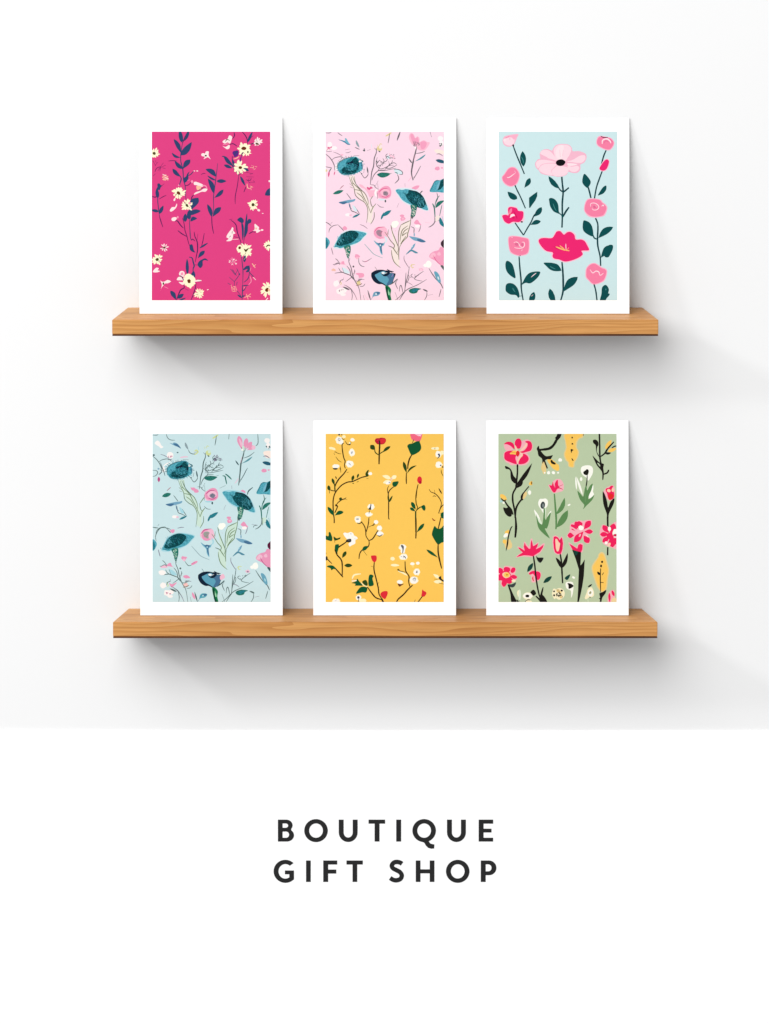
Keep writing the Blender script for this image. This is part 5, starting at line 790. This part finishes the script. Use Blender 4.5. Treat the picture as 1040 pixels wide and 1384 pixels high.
# ---------------------------------------------------------------- shelves
def wood(name, light, mid, dark, seed, stretch=(1.0, 9.0, 9.0), edge=False):
    m, nt, b = new_mat(name)
    N = nt.nodes; Lk = nt.links.new
    b.inputs['Roughness'].default_value = 0.45
    b.inputs['Specular IOR Level'].default_value = 0.3
    tc = N.new('ShaderNodeTexCoord')
    mp = N.new('ShaderNodeMapping'); mp.inputs['Location'].default_value = (seed * 3.7, seed * 1.3, seed * .7)
    mp.inputs['Rotation'].default_value = (0, math.radians(3.5), 0)
    mp.inputs['Scale'].default_value = stretch
    Lk(tc.outputs['Object'], mp.inputs['Vector'])
    # slow warp that makes the cathedral figure
    w = N.new('ShaderNodeTexNoise'); w.inputs['Scale'].default_value = 2.6; w.inputs['Detail'].default_value = 2
    Lk(mp.outputs['Vector'], w.inputs['Vector'])
    ad = N.new('ShaderNodeVectorMath'); ad.operation = 'MULTIPLY_ADD'
    ad.inputs[1].default_value = (0.55, 0.55, 0.55)
    Lk(w.outputs['Color'], ad.inputs[0]); Lk(mp.outputs['Vector'], ad.inputs[2])
    wv = N.new('ShaderNodeTexWave'); wv.wave_type = 'BANDS'; wv.bands_direction = 'Z'; wv.wave_profile = 'SAW'
    wv.inputs['Scale'].default_value = 5.2; wv.inputs['Distortion'].default_value = 2.2; wv.inputs['Detail'].default_value = 3; wv.inputs['Detail Scale'].default_value = 1.4
    Lk(ad.outputs['Vector'], wv.inputs['Vector'])
    mp2 = N.new('ShaderNodeMapping'); mp2.inputs['Scale'].default_value = (9, 260, 260); mp2.inputs['Rotation'].default_value = (0, math.radians(2), 0)
    Lk(tc.outputs['Object'], mp2.inputs['Vector'])
    fb = N.new('ShaderNodeTexNoise'); fb.inputs['Scale'].default_value = 1.5; fb.inputs['Detail'].default_value = 5
    Lk(mp2.outputs['Vector'], fb.inputs['Vector'])
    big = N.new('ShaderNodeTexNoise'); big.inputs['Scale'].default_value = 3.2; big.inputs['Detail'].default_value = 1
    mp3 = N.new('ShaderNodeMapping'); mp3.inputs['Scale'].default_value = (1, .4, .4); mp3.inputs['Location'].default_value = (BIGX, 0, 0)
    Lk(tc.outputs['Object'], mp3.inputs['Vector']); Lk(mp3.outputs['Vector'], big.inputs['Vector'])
    r1 = N.new('ShaderNodeValToRGB')
    e = r1.color_ramp.elements
    e[0].position = 0.0; e[0].color = (*lin(light), 1); e[1].position = 1.0; e[1].color = (*lin(dark), 1)
    x = r1.color_ramp.elements.new(0.62); x.color = (*lin(mid), 1)
    Lk(wv.outputs['Fac'], r1.inputs['Fac'])
    r2 = N.new('ShaderNodeValToRGB'); r2.color_ramp.elements[0].position = .3; r2.color_ramp.elements[1].position = .7
    r2.color_ramp.elements[0].color = (.80, .77, .73, 1); r2.color_ramp.elements[1].color = (1.06, 1.06, 1.06, 1)
    Lk(fb.outputs['Fac'], r2.inputs['Fac'])
    mx = N.new('ShaderNodeMix'); mx.data_type = 'RGBA'; mx.blend_type = 'MULTIPLY'; mx.inputs['Factor'].default_value = .8
    Lk(r1.outputs['Color'], mx.inputs['A']); Lk(r2.outputs['Color'], mx.inputs['B'])
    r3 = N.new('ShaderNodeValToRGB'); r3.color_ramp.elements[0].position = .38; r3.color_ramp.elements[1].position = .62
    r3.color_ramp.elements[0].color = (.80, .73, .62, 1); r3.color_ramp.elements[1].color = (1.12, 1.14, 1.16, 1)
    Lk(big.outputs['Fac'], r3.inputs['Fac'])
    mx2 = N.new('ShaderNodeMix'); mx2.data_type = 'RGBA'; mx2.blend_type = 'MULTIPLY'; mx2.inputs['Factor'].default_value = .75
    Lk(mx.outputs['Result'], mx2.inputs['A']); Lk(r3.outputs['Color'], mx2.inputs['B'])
    Lk(mx2.outputs['Result'], b.inputs['Base Color'])
    bp = N.new('ShaderNodeBump'); bp.inputs['Strength'].default_value = .12; bp.inputs['Distance'].default_value = .0008
    Lk(fb.outputs['Fac'], bp.inputs['Height']); Lk(bp.outputs['Normal'], b.inputs['Normal'])
    return m


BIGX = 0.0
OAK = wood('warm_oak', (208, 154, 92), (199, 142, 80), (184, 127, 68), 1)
OAK_TOP = OAK
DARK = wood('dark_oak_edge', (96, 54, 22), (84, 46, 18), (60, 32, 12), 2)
TAPER = 0.0197


def make_shelf():
    root = empty('wooden_shelf', (0, 0, 0))
    L0, R0 = -0.368, 0.369
    T = 0.0222          # thickness of the board
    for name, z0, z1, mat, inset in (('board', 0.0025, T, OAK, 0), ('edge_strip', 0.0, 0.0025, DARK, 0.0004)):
        bm = bmesh.new()
        v = []
        for z in (z0, z1):
            for x, y in ((L0 + inset, inset), (R0 - inset, inset), (R0 - TAPER - inset, DEPTH), (L0 + TAPER + inset, DEPTH)):
                v.append(bm.verts.new((x, y, z)))
        for f in ((0, 3, 2, 1), (4, 5, 6, 7), (0, 1, 5, 4), (1, 2, 6, 5), (2, 3, 7, 6), (3, 0, 4, 7)):
            bm.faces.new([v[i] for i in f])
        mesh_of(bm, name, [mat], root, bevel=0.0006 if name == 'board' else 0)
    return root, T


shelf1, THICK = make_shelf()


def copy_tree(o, parent=None):
    c = o.copy(); COL.objects.link(c)
    if parent: c.parent = parent
    for ch in list(o.children): copy_tree(ch, c)
    return c


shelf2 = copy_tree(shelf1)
TOPS = []
for s, ty, lab in ((shelf1, 432.2, 'upper wooden wall shelf carrying the magenta, pale pink and aqua flower prints'),
                   (shelf2, 840.7, 'lower wooden wall shelf carrying the light blue, yellow and sage green flower prints')):
    x, z = at(520.5, ty, 0)
    s.location = (x, 0, z - THICK)
    TOPS.append(z)
    tag(s, lab, 'shelf', 'long wooden wall shelves')

# ---------------------------------------------------------------- prints leaning on the shelves
CARD = paper_mat('white_card', (0.90, 0.90, 0.90))
EDGE_SHADE = paper_mat('card_edge_painted_shade', (0.42, 0.42, 0.43))  # grey painted on the card edges in place of a soft shadow outline
FOOT = 0.046                    # y of the card's lower front edge
HGT = 0.2646
THK = 0.0022
LEAN = math.asin((DEPTH - FOOT - 0.002) / HGT)


def make_print(px0, px1, shelf, art, label):
    (A, bg) = art
    xl, _ = at(px0, 424, FOOT); xr, _ = at(px1, 424, FOOT)
    w = xr - xl
    root = empty('art_print', ((xl + xr) / 2, FOOT, TOPS[shelf] + THK * math.sin(LEAN) + 0.0001))
    # local frame: x right, y up the card, z out of its face
    root.rotation_euler = (math.pi / 2 - LEAN, 0, 0)
    bm = bmesh.new()
    fs = box(bm, -w / 2, w / 2, 0, HGT, -THK, 0)
    bmesh.ops.bevel(bm, geom=bm.edges[:], offset=0.0002, segments=1, affect='EDGES')
    me = bpy.data.meshes.new('card')
    bmesh.ops.recalc_face_normals(bm, faces=bm.faces[:])
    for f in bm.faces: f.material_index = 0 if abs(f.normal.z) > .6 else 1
    bm.to_mesh(me); bm.free()
    me.materials.append(CARD); me.materials.append(EDGE_SHADE)
    link('card', me, root)
    a = A.build('printed_artwork', bg, root)
    a.location = (0.0, 0.0182, 0.00025)
    tag(root, label, 'art print', 'flower art prints on the two shelves')
    return root


make_print(189, 382, 0, art_magenta(), 'white bordered magenta print of navy leafed vines and small cream daisies')
make_print(423.5, 617, 0, art_botanical(True), 'white bordered pale pink print with teal poppies and fine wildflower stems')
make_print(658, 851, 0, art_aqua(), 'white bordered aqua print with one large pale pink and one hot pink bloom')
make_print(189, 382, 1, art_botanical(False), 'white bordered light blue print with teal poppies, leftmost on the lower shelf')
make_print(423.5, 617, 1, art_yellow(), 'white bordered golden yellow print with white cotton blossoms and red buds')
make_print(658, 851, 1, art_sage(), 'white bordered sage green print with black stems and bright pink flowers')


# ---------------------------------------------------------------- sign board
BTH = 0.002
yb = WALL - BTH
_, ztop = at(520, 987.6, yb)
_, zbot = at(520, 1384, yb)
bm = bmesh.new()
bx0, bx1 = -0.62, 0.62
box(bm, bx0, bx1, 0, BTH, 0, ztop - (zbot - 0.06))
sign = empty('sign_board', (0, yb, zbot - 0.06))
WHITE = paper_mat('white_board_enamel', (0.93, 0.93, 0.93), bump=0.01, rough=0.55)
mesh_of(bm, 'panel', [WHITE], sign, bevel=0.0004)
tag(sign, 'wide white board with the dark capital words BOUTIQUE GIFT SHOP below the shelves', 'sign')

m, nt, b = new_mat('charcoal_letter_paint')
b.inputs['Roughness'].default_value = 0.7
b.inputs['Specular IOR Level'].default_value = 0.04
tc = nt.nodes.new('ShaderNodeTexCoord'); n = nt.nodes.new('ShaderNodeTexNoise'); n.inputs['Scale'].default_value = 90
r = nt.nodes.new('ShaderNodeValToRGB'); r.color_ramp.elements[0].color = (.018, .018, .0185, 1); r.color_ramp.elements[1].color = (.024, .024, .0245, 1)
nt.links.new(tc.outputs['Object'], n.inputs['Vector']); nt.links.new(n.outputs['Fac'], r.inputs['Fac']); nt.links.new(r.outputs['Color'], b.inputs['Base Color'])
CHAR = m


def arc(cx, cy, rx, ry, a0, a1, n=14):
    return [(cx + rx * math.cos(math.radians(a0 + (a1 - a0) * i / n)), cy + ry * math.sin(math.radians(a0 + (a1 - a0) * i / n))) for i in range(n + 1)]


def rect(x0, y0, x1, y1): return [(x0, y0), (x1, y0), (x1, y1), (x0, y1)]


def ring(cx, cy): return [(1, arc(cx, cy, 50.5, 49.5, 0, 354, 47)), (0, arc(cx, cy, 29.5, 31, 0, 354, 47))]


def letter_U(x): return [(1, [(x, 55), (x + 21, 55), (x + 21, 110)] + arc(x + 40.5, 110, 19.5, 22, 180, 0)[1:] + [(x + 60, 55), (x + 81, 55), (x + 81, 110)] + arc(x + 40.5, 110, 40.5, 41, 0, 180)[1:])]


def swath(pts, w):
    p = catmull(pts, False, 5); Lf, Rt = [], []
    for i, (x, y) in enumerate(p):
        a, c = p[max(i - 1, 0)], p[min(i + 1, len(p) - 1)]
        tx, ty = c[0] - a[0], c[1] - a[1]; d = math.hypot(tx, ty)
        Lf.append((x - ty / d * w / 2, y + tx / d * w / 2)); Rt.append((x + ty / d * w / 2, y - tx / d * w / 2))
    return Lf + Rt[::-1]


LET = {}
row1 = [
    ('B', [(1, [(50, 55), (84, 55)] + arc(86, 79, 27, 24, -90, 38) + arc(88, 122, 31, 27, -52, 90) + [(50, 149)]),
           (0, [(70, 71), (83, 71)] + arc(83, 80.5, 11, 9.5, -90, 90) + [(70, 90)]),
           (0, [(70, 106), (85, 106)] + arc(85, 119.5, 13, 13.5, -90, 90) + [(70, 133)])]),
    ('O', ring(212.5, 102)), ('U', letter_U(309)),
    ('T', [(1, [(436, 55), (507, 55), (507, 72), (483, 72), (483, 149), (462, 149), (462, 72), (436, 72)])]),
    ('I', [(1, rect(554, 55, 575, 149))]),
    ('Q', ring(673, 102) + [(1, [(664, 149), (692, 147), (700, 158), (717, 162), (716, 179), (703, 180), (690, 176), (680, 166), (674, 155)])]),
    ('U', letter_U(770)),
    ('E', [(1, [(905, 55), (967, 55), (967, 72), (926, 72), (926, 94), (960, 94), (960, 110), (926, 110), (926, 133), (967, 133), (967, 149), (905, 149)])]),
]
row2 = [
    ('G', [(1, arc(82, 275.5, 50.5, 49.5, -46, -318 + 6, 40) + [(119, 310), (119, 272), (80, 272), (80, 288), (99, 288), (99, 301)] + arc(82, 275.5, 29.5, 31.5, -310, -50, 30))]),
    ('I', [(1, rect(170, 229, 190, 321))]),
    ('F', [(1, [(243, 229), (303, 229), (303, 246), (264, 246), (264, 268), (299, 268), (299, 285), (264, 285), (264, 321), (243, 321)])]),
    ('T', [(1, [(342, 229), (412, 229), (412, 246), (388, 246), (388, 321), (368, 321), (368, 246), (342, 246)])]),
    ('S', [(1, swath([(579, 243), (571, 238), (558, 235), (544, 238), (535, 250), (540, 262), (556, 271), (570, 279), (578, 293), (572, 308), (556, 314), (541, 312), (528, 304)], 19))]),
    ('H', [(1, [(637, 229), (657, 229), (657, 267), (697, 267), (697, 229), (717, 229), (717, 321), (697, 321), (697, 284), (657, 284), (657, 321), (637, 321)])]),
    ('O', ring(816, 275.5)),
    ('P', [(1, [(914, 229), (948, 229)] + arc(950, 260.5, 31, 31.5, -90, 90) + [(935, 292), (935, 321), (914, 321)]),
           (0, [(935, 245), (947, 245)] + arc(947, 260.5, 13, 15, -90, 90) + [(935, 276)])]),
]
LZ = 0.0003
for ch, parts in row1 + row2:
    cxs = [p[0] for k_, pl in parts for p in pl]
    ctr = (min(cxs) + max(cxs)) / 2
    base = 149 if (ch, parts) in row1 else 321
    verts, faces = [], []
    for k_, pl in parts:
        ar = sum(pl[i - 1][0] * pl[i][1] - pl[i][0] * pl[i - 1][1] for i in range(len(pl)))
        b0 = len(verts); verts += [Vector((x, -y)) for x, y in pl]
        idx = list(range(b0, b0 + len(pl)))
        faces.append(idx if ar < 0 else idx[::-1])
    v, e, f, ov, oe, of = delaunay_2d_cdt(verts, [], faces, 1, 1e-4)
    s_ = 0.001 / 3.1515
    bm = bmesh.new()
    bv = [bm.verts.new(((p.x - ctr) * s_, 0, (p.y + base) * s_ / CP)) for p in v]
    for fc, src in zip(f, of):
        if src and parts[max(src)][0] == 1: bm.faces.new([bv[i] for i in fc])
    bmesh.ops.delete(bm, geom=[x for x in bm.verts if not x.link_faces], context='VERTS')
    geo = bmesh.ops.extrude_face_region(bm, geom=bm.faces[:])
    bmesh.ops.translate(bm, verts=[g_ for g_ in geo['geom'] if isinstance(g_, bmesh.types.BMVert)], vec=(0, -LZ, 0))
    o = mesh_of(bm, 'letter', [CHAR], sign)
    x, z = at(360 + ctr / 3.1515, 1090 + base / 3.1515, yb)
    o.location = (x - sign.location.x, -0.0001, z - sign.location.z)
    o['label'] = 'charcoal capital letter ' + ch

# ---------------------------------------------------------------- light
w = bpy.data.worlds.new('World'); sc.world = w; w.use_nodes = True
bgn = w.node_tree.nodes['Background']
bgn.inputs['Color'].default_value = (1.0, 1.0, 1.0, 1)
bgn.inputs['Strength'].default_value = AMB


def area(name, loc, target, size, size_y, power, color=(1, 1, 1)):
    d = bpy.data.lights.new(name, 'AREA'); d.shape = 'RECTANGLE'; d.size = size; d.size_y = size_y; d.energy = power; d.color = color
    o = bpy.data.objects.new(name, d); COL.objects.link(o); o.location = loc
    o.rotation_euler = (Vector(target) - Vector(loc)).to_track_quat('-Z', 'Y').to_euler()
    return o


area('overhead_softbox', KEY[0], KEY[1], KEY[2], KEY[3], KEY[4])
area('side_lamp', SIDE[0], SIDE[1], SIDE[2], SIDE[3], SIDE[4])

# ---------------------------------------------------------------- camera
cam = bpy.data.cameras.new('camera'); co = bpy.data.objects.new('camera', cam); COL.objects.link(co)
co.location = (0, -DIST * CP, DIST * SP)
co.rotation_euler = (math.pi / 2 - PITCH, 0, 0)
cam.sensor_fit = 'VERTICAL'; cam.sensor_height = 36.0; cam.sensor_width = 27.0
cam.lens = 36.0 * DIST / 1.384
cam.clip_start = 1.0; cam.clip_end = 200
sc.camera = co
sc.view_settings.view_transform = 'Standard'
sc.view_settings.look = 'None'
sc.view_settings.exposure = 0.0
sc.view_settings.gamma = 1.0
sc.view_settings.use_curve_mapping = False
